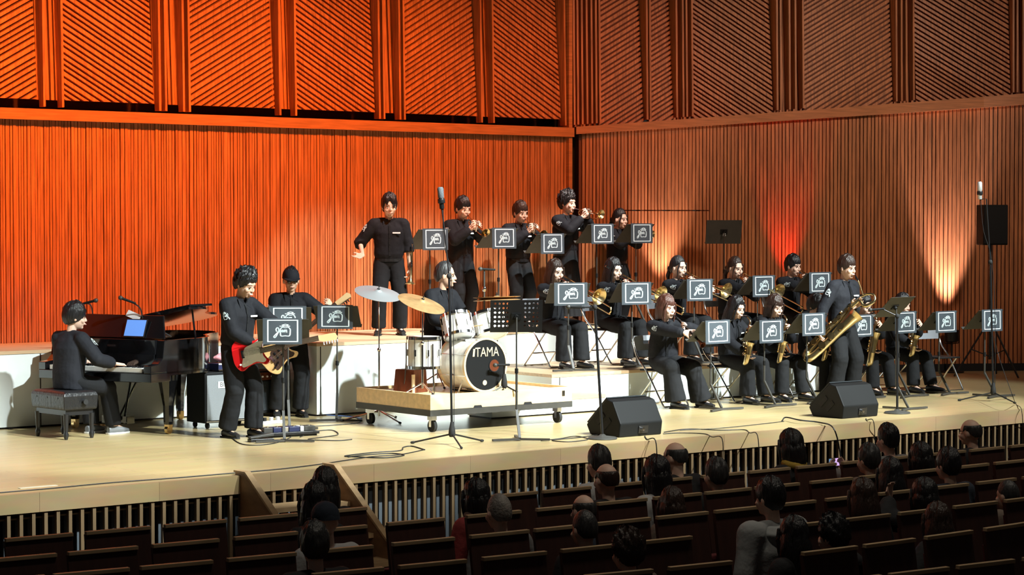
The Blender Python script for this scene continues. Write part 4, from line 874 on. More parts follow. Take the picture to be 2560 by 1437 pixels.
# --- loudspeaker on a tripod by the side wall
p = G(2474, 942); t = thing('speaker_stand', 'black tripod stand under the loudspeaker by the side wall', 'speaker stand', p); tz = PD(2474, 612, p).z
MB().tube([(0, 0, .25), (0, 0, tz)], .019, 12).build('pole', M['black'], t, smooth=True)
MB().lathe([(.032, 0), (.032, .09)], (0, 0, .72), n=14).build('collar', M['rubber'], t, smooth=40)
for i in range(3):
    a = .5 + 2.094 * i; c_, s_ = math.cos(a), math.sin(a); MB().tube([(.03 * c_, .03 * s_, .78), (.52 * c_, .52 * s_, .015)], .014, 8).build('leg', M['black'], t, smooth=True); MB().tube([(.02 * c_, .02 * s_, .30), (.28 * c_, .28 * s_, .40)], .009, 8).build('brace', M['black'], t, smooth=True)
t = thing('loudspeaker', 'black box loudspeaker up on a tripod stand against the side wall', 'loudspeaker', (p.x, p.y, tz), face(14)); zz = PD(2474, 512, p).z - tz
MB().prism([(-.19, .16), (-.14, -.17), (.14, -.17), (.19, .16)][::1], 0.0, zz).build('cabinet', M['matte'], t, bevel=.01)
MB().prism([(-.18, .162), (-.18, .172), (.18, .172), (.18, .162)][::-1], .02, zz - .02).build('grille', M['black'], t)
# --- uplights by the side wall
def uplight(label, s, z, m, col, power, ang, d=.32):
    p = WR(s, 0, d); t = thing('stage_uplight', label, 'stage light', (p.x, p.y, 0), face(20), 'uplights along the side wall')
    MB().tube([(0, 0, .02), (0, 0, z - .14)], .014, 8).build('pole', M['black'], t, smooth=True); MB().lathe([(.18, 0), (.18, .015), (.03, .025)], n=24).build('base', M['black'], t, smooth=40)
    MB().lathe([(.075, 0), (.10, .02), (.11, .17), (.108, .18), (.10, .165)], (0, 0, z - .18), n=20).build('housing', M['black'], t, smooth=40)
    MB().lathe([(.095, 0), (.095, .006)], (0, 0, z - .02), n=20).build('lens', M[m], t); mb = MB(); mb.tube([(-.12, 0, z - .08), (-.12, 0, z - .19), (0, 0, z - .2), (.12, 0, z - .19), (.12, 0, z - .08)], .008, 6); mb.build('yoke', M['black'], t)
    q = WR(s, z + 2.6, .05); o = spot('uplight_beam', (p.x, p.y, z + .02), q, ang, power, col, .05, .9); return t
uplight('red uplight behind the right end of the trombone row', SU(1962), 1.12, 'redled', (1, .06, .04), 230, 50, .24)
uplight('pinkish white uplight behind the empty folding chair', SU(2366), .62, 'pinkled', (1, .84, .90), 900, 46, .24)
uplight('warm uplight behind the standing trumpet players, near the wall corner', SU(1650), 1.12, 'pinkled', (1, .80, .78), 300, 60, .25)
# ---------------------------------------------------------------- drum riser and drum kit
c0 = V((.47, 1.97, 0)); DZ = .37
t = thing('drum_riser', 'pale wooden rolling riser on casters carrying the drum kit', 'riser', c0)
w_, d_ = 1.92, 1.36
MB().b3(.02, w_ - .02, .02, d_ - .02, .26, DZ).build('deck', M['plywood'], t)
for n_, (x0, x1, y0, y1) in (('side_board', (0, w_, 0, .03)), ('side_board', (0, w_, d_ - .03, d_)), ('side_board', (0, .03, .03, d_ - .03)), ('side_board', (w_ - .03, w_, .03, d_ - .03))): MB().b3(x0, x1, y0, y1, .24, .40).build(n_, M['plywood'], t)
MB().b3(-.005, w_ + .005, -.006, d_ + .006, .175, .24).build('lower_frame', M['stand'], t)
for x in (.62, 1.30): MB().prism([(x - .06, .235), (x + .06, .235), (x + .045, .262), (x - .045, .262)], 0, .004, lambda a, b_, c: V((a, -.003 - c, b_))).build('hand_hole', M['dark'], t)
for x, y in ((.10, .10), (w_ - .12, .10), (.10, d_ - .12), (w_ - .12, d_ - .12)):
    c = MB().cyl((x - .018, y, .065), (x + .018, y, .065), .064, 20).build('caster', M['rubber'], t, smooth=40); mb = MB(); mb.b3(x - .03, x + .03, y - .035, y + .05, .125, .176); mb.b3(x - .032, x - .024, y - .02, y + .02, .055, .13); mb.b3(x + .024, x + .032, y - .02, y + .02, .055, .13); mb.build('caster_fork', M['chrome'], c)
MB().b3(1.78, 1.82, -.004, 0, .30, .36).build('metal_fitting', M['chrome'], t)
def drum(name, label, c, ax, r, h, hoops='chrome', top='head', bottom='head', lugs=8, legs=None, black=False):
    t = thing(name, label, 'drum', c, 0, 'drums of the kit'); ax = V(ax).normalized(); R = frame_from(ax)
    MB().lathe([(r, -h / 2), (r, h / 2)], (0, 0, 0), ax, 40).build('shell', M['shell'], t, smooth=40)
    for s in (-1, 1):
        o = ax * s * h / 2; MB().lathe([(r * 1.005, -.02), (r + .018, -.02), (r + .018, .012), (r - .004, .012), (r - .004, .004), (r * 1.005, -.001)], o, ax * s, 40).build('hoop', M[hoops], t, smooth=30)
        MB().lathe([(r - .003, 0), (r - .003, .005)], o, ax * s, 40).build('drum_head', M[top if s > 0 else bottom], t)
    mb = MB()
    for i in range(lugs):
        a = 2 * math.pi * (i + .5) / lugs; o = R @ V((math.cos(a), math.sin(a), 0)); mb.bar(o * (r + .010) - ax * .035, o * (r + .010) + ax * .035, .018); mb.tube([o * (r + .02) - ax * (h / 2 + .01), o * (r + .02) + ax * (h / 2 + .01)], .004, 6)
    mb.build('tension_lugs', M['chrome'], t)
    for q in legs or (): MB().tube(q, .009, 8).build('leg', M['chrome'], t, smooth=True)
    return t
fb = PY(1213, 912, 2.16); r = .275
kd = drum('bass_drum', 'large bass drum with a black front head lettered TAMA', fb + V((0, .23, 0)), (0, -1, 0), r, .46, 'hoop', 'matte', 'head', 8, [[(.22, -.12, -.16), (.36, -.22, -(fb.z - DZ) + .01)], [(-.22, -.12, -.16), (-.36, -.22, -(fb.z - DZ) + .01)]])
F_ = Matrix((V((1, 0, 0)), V((0, 0, 1)), V((0, -1, 0)))).transposed()
mesh_text('TAMA', .125, 'lettering', M['hoop'], kd, Matrix.Translation((.02, -.2375, .135)) @ F_.to_4x4() @ Matrix.Diagonal((.95, 1.15, 1, 1)))
MB().prism([(-.175, .095), (-.150, .095), (-.140, .178), (-.165, .178)], 0, .002, lambda x, y, z: V((x, -.236 - z, y))).build('emblem', M['hoop'], kd)
MB().lathe([(.070, 0), (.075, .004), (.066, .004), (.062, 0)], (.12, -.236, -.01), (0, -1, 0), 28).build('port_ring', M['black'], kd); MB().lathe([(.064, 0), (.064, .0015)], (.12, -.2355, -.01), (0, -1, 0), 24).build('port_hole', M['cajon'], kd)
MB().lathe([(.028, 0), (.028, .0015)], (-.01, -.2355, -.19), (0, -1, 0), 20).build('badge', M['hoop'], kd)
ft = PY(1060, 880, 2.55); top_z = PY(1060, 843, 2.55).z; bz = PY(1060, 918, 2.55).z; hh = top_z - bz; cz = (top_z + bz) / 2
drum('floor_tom', 'silver floor tom standing on three legs left of the bass drum', (ft.x, 2.55, cz), (0, 0, 1), .172, hh, legs=[[(.19 * math.cos(a), .19 * math.sin(a), .1), (.19 * math.cos(a), .19 * math.sin(a), -.1), (.215 * math.cos(a), .215 * math.sin(a), DZ - cz + .006)] for a in (.4, 2.5, 4.6)])
for u, v, Y, lb in ((1143, 815, 2.50, 'silver rack tom on the left above the bass drum'), (1222, 812, 2.46, 'silver rack tom on the right above the bass drum, behind the perforated stand')):
    q = PY(u, v, Y); k = drum('rack_tom', lb, q, (.08, .42, 1), .150 if u < 1200 else .165, .235, legs=[[(.0, .0, -.10), (.02, .05, -.24)]])
q = PY(1178, 862, 2.78); drum('snare_drum', 'shallow silver snare drum between the drummer and the rack toms', (q.x, 2.82, .92), (0, .12, 1), .178, .13, legs=[[(.12 * math.cos(a), .12 * math.sin(a), -.06), (0, 0, -.2), (.2 * math.cos(a), .2 * math.sin(a), DZ - .92 + .008)] for a in (.3, 2.4, 4.5)])
def cymbal(label, base, top, r, m, tiltv, tri=.24, name='cymbal_stand', hat=False, chromeleg=True, bz=0., lower=True):
    t = thing(name, label, 'cymbal', base, 0, 'cymbals'); b_ = V(base); q = V(top) - b_; ax = V(tiltv).normalized()
    tripod(t, .12 if lower else .1, tri, .5, 'chrome', hub=False)
    mid = V((0, 0, q.z * .55)); MB().tube([(0, 0, .06), mid], .012, 10).build('pole', M['chrome'], t, smooth=True)
    MB().tube([mid, V((0, 0, q.z - .12)), q - ax * .02, q + ax * .04], .008, 8).build('upper_pole', M['chrome'], t, smooth=True); MB().ell(mid, (.022, .022, .026)).build('clamp', M['chrome'], t, smooth=True)
    for s in ((0,) if not hat else (0, -.03)):
        c = MB().lathe([(.004, .020), (r * .10, .016), (r * .16, .004), (r * .2, -.002), (r * .7, -.018), (r, -.032), (r, -.034), (r * .7, -.020), (r * .2, -.004), (.004, .014)], q + ax * s, ax if not s else -ax, 48).build('cymbal', M[m], t, smooth=30)
    MB().lathe([(.016, .018), (.016, .03), (.007, .03), (.007, .055)], q, ax, 12).build('wing_nut', M['rubber'], t, smooth=40); return t
b = G(948, 1053); cymbal('tilted silver crash cymbal on a tripod stand left of the drum riser', b, PD(946, 727, b), .262, 'silvercym', (-.02, -.34, 1), .42)
q = PY(1056, 752, 2.42); cymbal('large bronze ride cymbal over the floor tom', (q.x, 2.42, DZ), q, .262, 'bronze', (.1, -.42, 1), .2)
q = PY(1242, 743, 2.62); cymbal('pair of hi hat cymbals seen edge on behind the perforated stand', (q.x, 2.62, DZ), q, .262, 'bronze', (0, .06, 1), .16, hat=True)
t = thing('overhead_microphone', 'small black overhead microphone above the hi hat cymbals', 'microphone', (q.x - .02, 2.82, DZ)); tripod(t, .1, .16, 1.2); zt = PY(1228, 672, 2.82).z - DZ
MB().tube([(0, 0, .1), (0, 0, zt)], .010, 8).build('pole', M['stand'], t, smooth=True); mic_body(t, (-.03, 0, zt), (-.8, .4, .05)); MB().ell((0, 0, zt - .22), (.024, .024, .035)).build('clamp', M['chrome'], t, smooth=True)
bx = PY(1026, 950, 2.72); t = thing('brown_box', 'small reddish brown wooden box on the left corner of the drum riser', 'box', (bx.x, 2.72, DZ), .25); MB().prism([(-.14, .0), (.14, 0), (.115, .25), (-.10, .25)], -.13, .13, lambda a, b_, c: V((a, c, b_))).build('cabinet', M['cajon'], t, bevel=.008); MB().b3(-.13, -.09, -.14, -.125, .0, .2).build('strap', M['hoop'], t)
b = PY(1262, 930, 2.05); t = thing('kick_microphone', 'short tripod microphone stand at the port of the bass drum', 'microphone', (b.x, 2.06, DZ)); tripod(t, .08, .15, 1.0); zz = fb.z - DZ
MB().tube([(0, 0, .08), (0, 0, zz)], .009, 8).build('pole', M['black'], t, smooth=True); mic_body(t, (-.10, .0, zz), (-1, .25, 0))
# drummer
q = PY(1085, 664, 3.12); dl = (q.x, 3.05, DZ)
DR = person('drummer with swept back grey streaked hair, seated behind the kit and looking right', dl, 52, h=1.68, pose='sit', seat=.50, lean=6, hy=32, hp=4, haird=('slick', 'hairs'), skin='skin2', R=(V((.13, .36, .70)), (-.2, .9, .1), (0, -.2, -1), .85), L=(V((-.24, .34, .70)), (.1, .9, .1), (0, -.2, -1), .85), feet=((.17, .44, .2), (-.2, .36, -.2)), emblem=False, untuck=.05)
t = thing('drum_throne', 'round black drum stool under the drummer', 'stool', (dl[0], dl[1], DZ)); MB().lathe([(.13, 0), (.165, .015), (.17, .05), (.15, .075), (.02, .08)], (0, 0, .43), n=28).build('seat', M['leather'], t, smooth=40); MB().tube([(0, 0, .1), (0, 0, .44)], .014, 10).build('pole', M['chrome'], t, smooth=True); tripod(t, .16, .24, .2, 'chrome', hub=False)
for lb, hk, d in (('pale drum stick in the right hand of the drummer', 1, V((-.15, .85, .15))), ('pale drum stick raised in the left hand of the drummer', -1, V((-.10, .85, .45)))):
    w0 = DR['A'][hk][1] + V((0, .07, -.03)); d.normalize(); o = MB().tube([w0 - d * .12, w0 + d * .20, w0 + d * .27, w0 + d * .285], [.0078, .0075, .0045, .005], 8).build('drum_stick', M['maple'], smooth=True); o.matrix_world = DR['W']; tag(o, lb, 'drum stick', 'drum sticks')
# ---------------------------------------------------------------- grand piano
be = math.radians(22); KY = V((math.cos(be), math.sin(be), 0)); KX = V((math.sin(be), -math.cos(be), 0)); K = G(238, 951, .56); K.z = 0
pm = Matrix.Translation(K) @ Matrix((KX, KY, V((0, 0, 1)))).transposed().to_4x4()
t = thing('grand_piano', 'black grand piano with its lid half open at the left of the stage', 'piano', (0, 0, 0)); t.matrix_world = pm
out = [(p.x, p.y) for p in spline([(.75, .24, 0), (.75, .55, 0), (.735, .85, 0), (.62, 1.12, 0), (.40, 1.35, 0), (.25, 1.62, 0), (.16, 1.88, 0), (-.05, 2.06, 0), (-.32, 2.10, 0), (-.58, 2.0, 0), (-.73, 1.75, 0), (-.75, 1.4, 0), (-.75, .24, 0)], 5)]
inn = [(x * .94, .26 + (y - .24) * .965) for x, y in out]
mb = MB(); n = len(out)
mb.rings([[V((*p, .64)) for p in out], [V((*p, .985)) for p in out], [V((*p, .985)) for p in inn], [V((*p, .80)) for p in inn]], cap=False); mb.build('rim', M['gloss'], t, smooth=35)
MB().prism(out, .62, .66).build('bottom', M['gloss'], t); MB().prism(inn, .86, .88).build('cast_plate', M['soundboard'], t)
mb = MB(); [mb.tube([(-.62 + .05 * i, .42, .905), (-.60 + .032 * i, 1.9 - .028 * i - (.0015 * i * i), .905)], .0025, 4) for i in range(25)]; mb.build('strings', M['brass'], t)
mb = MB(); mb.b3(-.75, .75, -.02, .30, .56, .655); mb.build('key_bed', M['gloss'], t, bevel=.006)
for s in (-1, 1): MB().prism([(-.02, .655), (.24, .655), (.26, .985), (.20, .985), (.17, .80), (.10, .745), (-.02, .735)], s * .75 if s < 0 else .655, s * .655 if s < 0 else .75, lambda a, b_, c: V((c, a, b_))).build('arm', M['gloss'], t, bevel=.006)
mb = MB(); [mb.b3(-.615 + .02365 * i, -.615 + .02365 * i + .0225, .0, .145, .66, .705) for i in range(52)]; mb.build('white_keys', M['ivory'], t)
mb = MB(); [mb.b3(-.615 + .02365 * (i + 1) - .0065, -.615 + .02365 * (i + 1) + .005, .05, .145, .70, .718) for i in range(51) if (i % 7) not in (1, 4)]; mb.build('black_keys', M['gloss'], t)
MB().b3(-.655, .655, .145, .165, .655, .84).build('fallboard', M['gloss'], t); MB().b3(-.655, .655, .16, .26, .84, .985).build('name_board', M['gloss'], t); MB().b3(-.64, .64, .140, .147, .705, .712).build('felt_strip', M['felt'], t)
mb = MB(); mb.hexa([V(q) for q in ((-.62, .36, .99), (.62, .36, .99), (.62, .385, .99), (-.62, .385, .99), (-.52, .47, 1.225), (.52, .47, 1.225), (.52, .49, 1.225), (-.52, .49, 1.225))]); mb.build('music_desk', M['gloss'], t, bevel=.004)
# lid: hinged along the bass side, held up by the short stick
hg = V((-.76, 0, 1.0)); la = math.radians(11)
lidm = lambda x, y, z: hg + V(((x + .76) * math.cos(la) - z * math.sin(la), y, (x + .76) * math.sin(la) + z * math.cos(la)))
lo_ = [(x * 1.01, y) for x, y in out if y > .62] ; lo_ = [(.765, .62)] + lo_ + [(-.76, .62)]
MB().prism(lo_, 0, .025, lidm).build('lid', M['gloss'], t)
mb = MB(); mb.prism([(-.76, .64), (.765, .64), (.765, 1.02), (-.76, 1.02)], .027, .050, lidm); mb.build('front_lid', M['gloss'], t)
MB().tube([(.68, .80, .985), lidm(.62, .86, 0)], .011, 8).build('lid_prop', M['gloss'], t, smooth=True)
for x, y in ((.62, .42), (-.64, .42), (-.30, 1.78)):
    l = MB().lathe([(.045, .10), (.05, .13), (.055, .30), (.085, .46), (.105, .56), (.11, .63)], (x, y, 0), n=8).build('leg', M['gloss'], t)
    mb = MB(); mb.cyl((x - .018, y, .045), (x + .018, y, .045), .045, 18); mb.b3(x - .03, x + .03, y - .03, y + .03, .06, .115); mb.build('brass_caster', M['brass'], l, smooth=40)
mb = MB(); mb.tube([(-.14, .42, .62), (-.09, .34, .10)], .012, 8); mb.tube([(.14, .42, .62), (.09, .34, .10)], .012, 8); mb.tube([(.0, .75, .62), (.0, .36, .13)], .010, 8); mb.b3(-.17, .17, .30, .42, .09, .17); mb.build('pedal_lyre', M['gloss'], t)
for x in (-.07, 0, .07): MB().box((x, .24, .075), (.03, .14, .012), Matrix.Rotation(-.1, 3, 'X')).build('pedal', M['brass'], t)
def onp(x, y, z): return pm @ V((x, y, z))
t = thing('tablet', 'tablet with a blue screen leaning on the piano music desk', 'tablet', onp(.18, .352, 1.0)); t.matrix_world = pm @ Matrix.Translation((.22, .345, 1.0)) @ Matrix.Rotation(math.radians(-20), 4, 'X')
MB().b3(-.14, .14, 0, .008, 0, .20).build('frame', M['black'], t, bevel=.003); MB().b3(-.128, .128, -.0015, 0, .012, .188).build('screen', M['screen'], t)
t = thing('sheet_music', 'white sheet of music standing at the top of the piano music desk', 'sheet music', (0, 0, 0)); t.matrix_world = pm @ Matrix.Translation((.12, .445, 1.19)) @ Matrix.Rotation(math.radians(-25), 4, 'X') @ Matrix.Rotation(.3, 4, 'Y'); MB().b3(-.10, .10, 0, .004, 0, .07).build('page', M['paper'], t)
for lb, bp, pts, tip in (('slim black boom microphone over the keyboard side of the piano', (-.50, .50), [(233, 800), (228, 765), (215, 757)], (235, 752)), ('short black boom microphone over the piano strings, right of the music desk', (.52, .60), [(357, 800), (350, 770), (330, 755)], (306, 746))):
    o_ = onp(bp[0], bp[1], 1.0); t = thing('piano_microphone', lb, 'microphone', o_, 0, 'microphones over the piano'); w3 = [PD(u, v, o_) - o_ for u, v in pts]
    MB().lathe([(.03, 0), (.03, .05), (.02, .06)], w3[0] - V((0, 0, .05)), n=14).build('clamp', M['black'], t, smooth=40); MB().tube([V((0, 0, .0)), w3[0]], .008, 8).build('pole', M['black'], t, smooth=True); MB().tube(spline(w3, 4), .007, 8).build('boom', M['black'], t, smooth=True); e = PD(*tip, o_) - o_; d = (e - w3[-1]); mic_body(t, e, d)
PR = K - KY * .30 - KX * .10
yaw = math.atan2(KY.y, KY.x) - math.pi / 2 - .12
person('pianist with a black bowl cut seen from behind, seated at the grand piano', (PR.x, PR.y, 0), 0, rz=yaw, h=1.66, pose='sit', seat=.49, lean=4, hy=-34, hp=6, haird=('bowl', 'hairk'), R=(V((.34, .32, .745)), (.1, 1, -.15), (0, -.1, -1), .45), L=(V((-.12, .36, .745)), (0, 1, -.15), (0, -.1, -1), .45), feet=((.17, .46, .1), (-.10, .40, -.1)), shoes='shoew', untuck=.07, emblem=True, face_=True, shirt='cloth3')
BR = PR - KY * .06
t = thing('piano_bench', 'black tufted leather piano bench with four turned legs', 'bench', (BR.x, BR.y, 0), -math.pi / 2 + .1 + math.pi / 2 * 0 + .0); bw, bd = .62, .38
t.rotation_euler = (0, 0, math.radians(-85))
mb = MB(); rs = []
for z, e in ((.30, 0), (.33, .006), (.44, .012), (.475, .0), (.488, -.03)): rs.append([V((sx * (bw / 2 + e), sy * (bd / 2 + e), z)) for sx, sy in ((-1, -1), (1, -1), (1, 1), (-1, 1))])
mb.rings(rs).build('seat', M['leather'], t, bevel=.012)
for x in (-.2, 0, .2): MB().ell((x, -bd / 2 - .008, .42), (.012, .006, .012)).build('button', M['rubber'], t, smooth=True)
MB().b3(-bw / 2 + .03, bw / 2 - .03, -bd / 2 + .03, bd / 2 - .03, .245, .30).build('apron', M['black'], t)
for x in (-.27, .27):
    for y in (-.15, .15): MB().lathe([(.016, 0), (.024, .03), (.028, .055), (.018, .075), (.021, .10), (.030, .26)], (x, y, 0), n=14).build('leg', M['black'], t, smooth=50)
MB().cyl((bw / 2 + .01, .03, .38), (bw / 2 + .05, .03, .38), .028, 16).build('height_knob', M['rubber'], t, smooth=40)
# ---------------------------------------------------------------- amplifiers and things on them
a0 = G(512, 1073); t = thing('bass_amplifier', 'tall black amplifier cabinet with a silver grille and a white nameplate, behind the guitarist', 'amplifier', (a0.x, a0.y, 0), .04); aw, ad, ah = .70, .36, .60
MB().b3(0, aw, 0, ad, .06, ah).build('cabinet', M['matte'], t, bevel=.008); MB().b3(.025, aw - .025, -.010, 0, .09, ah - .03).build('grille', M['ampgrille'], t)
MB().b3(.16, .46, -.016, -.010, .43, .50).build('nameplate', M['print'], t); mesh_text('Blackstar', .07, 'lettering', M['stand'], t, Matrix.Translation((.31, -.0165, .465)) @ F_.to_4x4())
for x in (.07, aw - .07):
    for y in (.06, ad - .06): MB().cyl((x - .012, y, .03), (x + .012, y, .03), .03, 14).build('caster', M['rubber'], t, smooth=40)
MB().b3(.02, aw - .02, -.006, .002, .068, .082).build('bottom_strip', M['chrome'], t)
t = thing('amplifier_head', 'dark blue and silver amplifier head lying on the tall amplifier', 'amplifier', (a0.x + .20, a0.y + .05, ah), .04); MB().b3(0, .46, 0, .26, .012, .085).build('case', M['navy'], t, bevel=.004); MB().b3(0, .46, -.006, 0, .01, .025).build('front_strip', M['chrome'], t); MB().b3(0, .46, -.006, 0, .075, .09).build('top_strip', M['cream'], t)
for i in range(5): MB().cyl((.07 + .075 * i, -.001, .05), (.07 + .075 * i, -.014, .05), .010, 10).build('knob', M['black'], t, smooth=40)
for x in (.04, .42):
    for y in (.04, .22): MB().b3(x - .015, x + .015, y - .015, y + .015, 0, .012).build('foot', M['rubber'], t)
o = MB(); o.ell((0, 0, .05), (.16, .09, .05), n=24, m=14); o = remesh(o.build('towel', M['pink'], None), .012, 2, .06); o.location = (a0.x + .36, a0.y + .16, ah + .09); tag(o, 'crumpled pink cloth on the amplifier head', 'cloth')
t = thing('water_bottle', 'clear plastic water bottle with a white cap on the tall amplifier', 'bottle', (a0.x + .06, a0.y + .10, ah)); MB().lathe([(.028, 0), (.032, .008), (.032, .06), (.030, .07), (.032, .08), (.032, .15), (.026, .175), (.013, .195), (.012, .205)], n=20).build('body', M['water'], t, smooth=50); MB().lathe([(.0328, .085), (.0328, .14)], n=20).build('label', M['label'], t, smooth=50); MB().lathe([(.015, 0), (.015, .02)], (0, 0, .203), n=16).build('cap', M['cream'], t, smooth=40)
t = thing('tape_roll', 'roll of white tape beside the water bottle', 'tape', (a0.x + .035, a0.y + .04, ah)); MB().lathe([(.03, -.015), (.05, -.015), (.05, .015), (.03, .015), (.03, -.015)], (0, 0, .05), (.5, -.8, 0), 24).build('roll', M['cream'], t, smooth=30)
b0 = G(648, 1045); t = thing('guitar_amplifier', 'dark combo amplifier with a brown knob panel, behind the guitarist and beside the bass player', 'amplifier', (b0.x - .02, b0.y + .12, 0), .02); MB().b3(0, .52, 0, .28, .04, .52).build('cabinet', M['matte'], t, bevel=.008); MB().b3(.02, .50, -.008, 0, .07, .40).build('grille', M['grille'], t); MB().b3(.02, .50, -.010, 0, .415, .50).build('knob_panel', M['cajon'], t)
for i in range(7): MB().cyl((.07 + .062 * i, -.010, .455), (.07 + .062 * i, -.024, .455), .011, 10).build('knob', M['cream'], t, smooth=40)
for x in (.05, .47): MB().b3(x - .02, x + .02, .02, .26, 0, .04).build('foot', M['rubber'], t)
# ---------------------------------------------------------------- pedals and cables on the floor
p = G(662, 1096); t = thing('pedal_board', 'long black pedal board at the feet of the guitarist', 'pedal board', (p.x, p.y, 0), -.12); MB().b3(0, .62, 0, .24, .02, .05).build('tray', M['black'], t, bevel=.004); MB().b3(.02, .60, .02, .22, 0, .02).build('feet', M['rubber'], t)
for i, (m_, w0) in enumerate((('stand', .10), ('navy', .09), ('chrome', .07), ('navy', .12), ('cream', .04), ('stand', .12))):
    x = .015 + sum((.10, .09, .07, .12, .04, .12)[:i]) + .008 * i; o = MB().b3(x, x + w0, .05, .18, .05, .10).build('pedal', M[m_], t, bevel=.004); MB().cyl((x + w0 / 2, .075, .10), (x + w0 / 2, .075, .112), .012, 10).build('footswitch', M['chrome'], o, smooth=40)
p = G(640, 1105); t = thing('volume_pedal', 'black rocker pedal left of the pedal board', 'pedal', (p.x - .06, p.y, 0), -.2); MB().b3(0, .25, 0, .10, 0, .03).build('base', M['black'], t, bevel=.004); MB().hexa([V(q) for q in ((0, .005, .035), (.25, .005, .055), (.25, .095, .055), (0, .095, .035), (0, .005, .05), (.25, .005, .085), (.25, .095, .085), (0, .095, .05))]).build('treadle', M['stand'], t, bevel=.004)
p = G(655, 1062); t = thing('power_strip', 'white power strip with plugs behind the guitarist feet', 'power strip', (p.x, p.y, 0), .1); MB().b3(0, .30, 0, .06, 0, .035).build('case', M['cream'], t, bevel=.006)
for i in range(3): MB().b3(.04 + .09 * i, .075 + .09 * i, .012, .048, .035, .075).build('plug', M['cream'] if i else M['black'], t, bevel=.004)
def gc(*uv, z=.006): return [G(u, v, z) for u, v in uv]
cord('white cable rising in a loop from the power strip', [G(650, 1066, .05), PD(655, 1030, G(650, 1060)), PD(643, 1024, G(650, 1060)), G(640, 1052, .01)], .008, 'cablew')
cord('blue cable lying left of the drum riser', gc((742, 1038), (760, 1030), (800, 1036), (860, 1040), (905, 1046)), .006, 'cableb')
cord('black cable running between the stands left of the drum riser', gc((650, 1078), (700, 1070), (760, 1066), (840, 1062), (900, 1055), (880, 1040), (820, 1032)), .005)
cord('thin black cable looped beyond the pedal board', gc((750, 1092), (790, 1078), (830, 1075), (845, 1086), (810, 1092), (770, 1098), (840, 1101), (880, 1098)), .005)
cord('thin cable curling around the feet of the guitarist', gc((565, 1080), (600, 1108), (650, 1112), (700, 1104), (730, 1088), (700, 1076), (660, 1084)), .005)
cord('long thin cable along the left front of the stage floor', gc((0, 1231), (120, 1221), (280, 1206), (440, 1194), (560, 1184), (700, 1172), (800, 1160), (880, 1148), (940, 1140), (1000, 1136), (1060, 1124)), .005)
cord('coiled black cable on the floor beside the centre microphone stand', gc((870, 1142), (920, 1136), (980, 1133), (1010, 1138), (960, 1144), (880, 1141), (865, 1139), (930, 1131), (1000, 1126), (1008, 1118), (1030, 1115), (1062, 1124)), .006)
cord('black cables lying left of the round based microphone stand', gc((1352, 1101), (1400, 1096), (1440, 1090), (1470, 1098), (1420, 1104), (1380, 1100), (1440, 1094), (1500, 1086)), .005)
cord('thin cables right of the left wedge monitor', gc((1658, 1084), (1700, 1082), (1760, 1084), (1780, 1092)) + [G(1790, 1098, .012) + V((0, -.09, .01)), G(1790, 1098, 0) + V((0, -.10, -.3)), G(1792, 1098, 0) + V((0, -.1, -.6))], .005)
cord('long thin cable sweeping right from the left wedge monitor to the stage edge', gc((1660, 1080), (1720, 1072), (1800, 1075), (1860, 1074), (1874, 1082)) + [G(1880, 1090, .012) + V((0, -.08, .01)), G(1882, 1090, 0) + V((0, -.1, -.35))], .005)
cord('pair of black cables hanging over the stage edge under the left wedge monitor', gc((1612, 1090), (1618, 1098)) + [G(1622, 1102, .012) + V((0, -.10, .01)), G(1622, 1102, 0) + V((.02, -.11, -.3)), G(1626, 1102, 0) + V((.05, -.11, -.7))], .006)
cord('black cable bundle arching over the stage edge left of the right wedge monitor', [G(1955, 1052, .01), PD(1965, 1043, G(1960, 1052)), G(2000, 1050, .04), G(2050, 1056, .02), G(2066, 1068, .014) + V((0, -.10, .0)), G(2076, 1068, 0) + V((.03, -.11, -.25)), G(2080, 1068, 0) + V((.05, -.11, -.6))], .008)
cord('thin cable from the wings to the right wedge monitor', gc((1700, 1075), (1800, 1070), (1900, 1060), (1960, 1053)), .004)
cord('thin cables hanging over the stage edge under the right wedge monitor', gc((2165, 1046), (2167, 1050)) + [G(2168, 1053, .012) + V((0, -.09, .01)), G(2168, 1053, 0) + V((0, -.11, -.25)), G(2160, 1053, 0) + V((0, -.11, -.7))], .005)
cord('thin cable falling from the right microphone stand to the stage edge', [PD(2484, 840, G(2483, 1003)), PD(2500, 900, G(2483, 1003)), G(2530, 985, .2), G(2540, 1010, .01), G(2541, 1023, .01) + V((0, -.07, .01)), G(2541, 1023, 0) + V((0, -.10, -.2))], .004)
for lb, u, v, w0 in (('small tape mark near the left front edge of the stage', 95, 1217, .34),): p = G(u, v); o = MB().box((0, 0, .002), (w0, .05, .003)).build('tape_mark', M['tape']); o.location = (p.x, p.y, 0); tag(o, lb, 'tape')
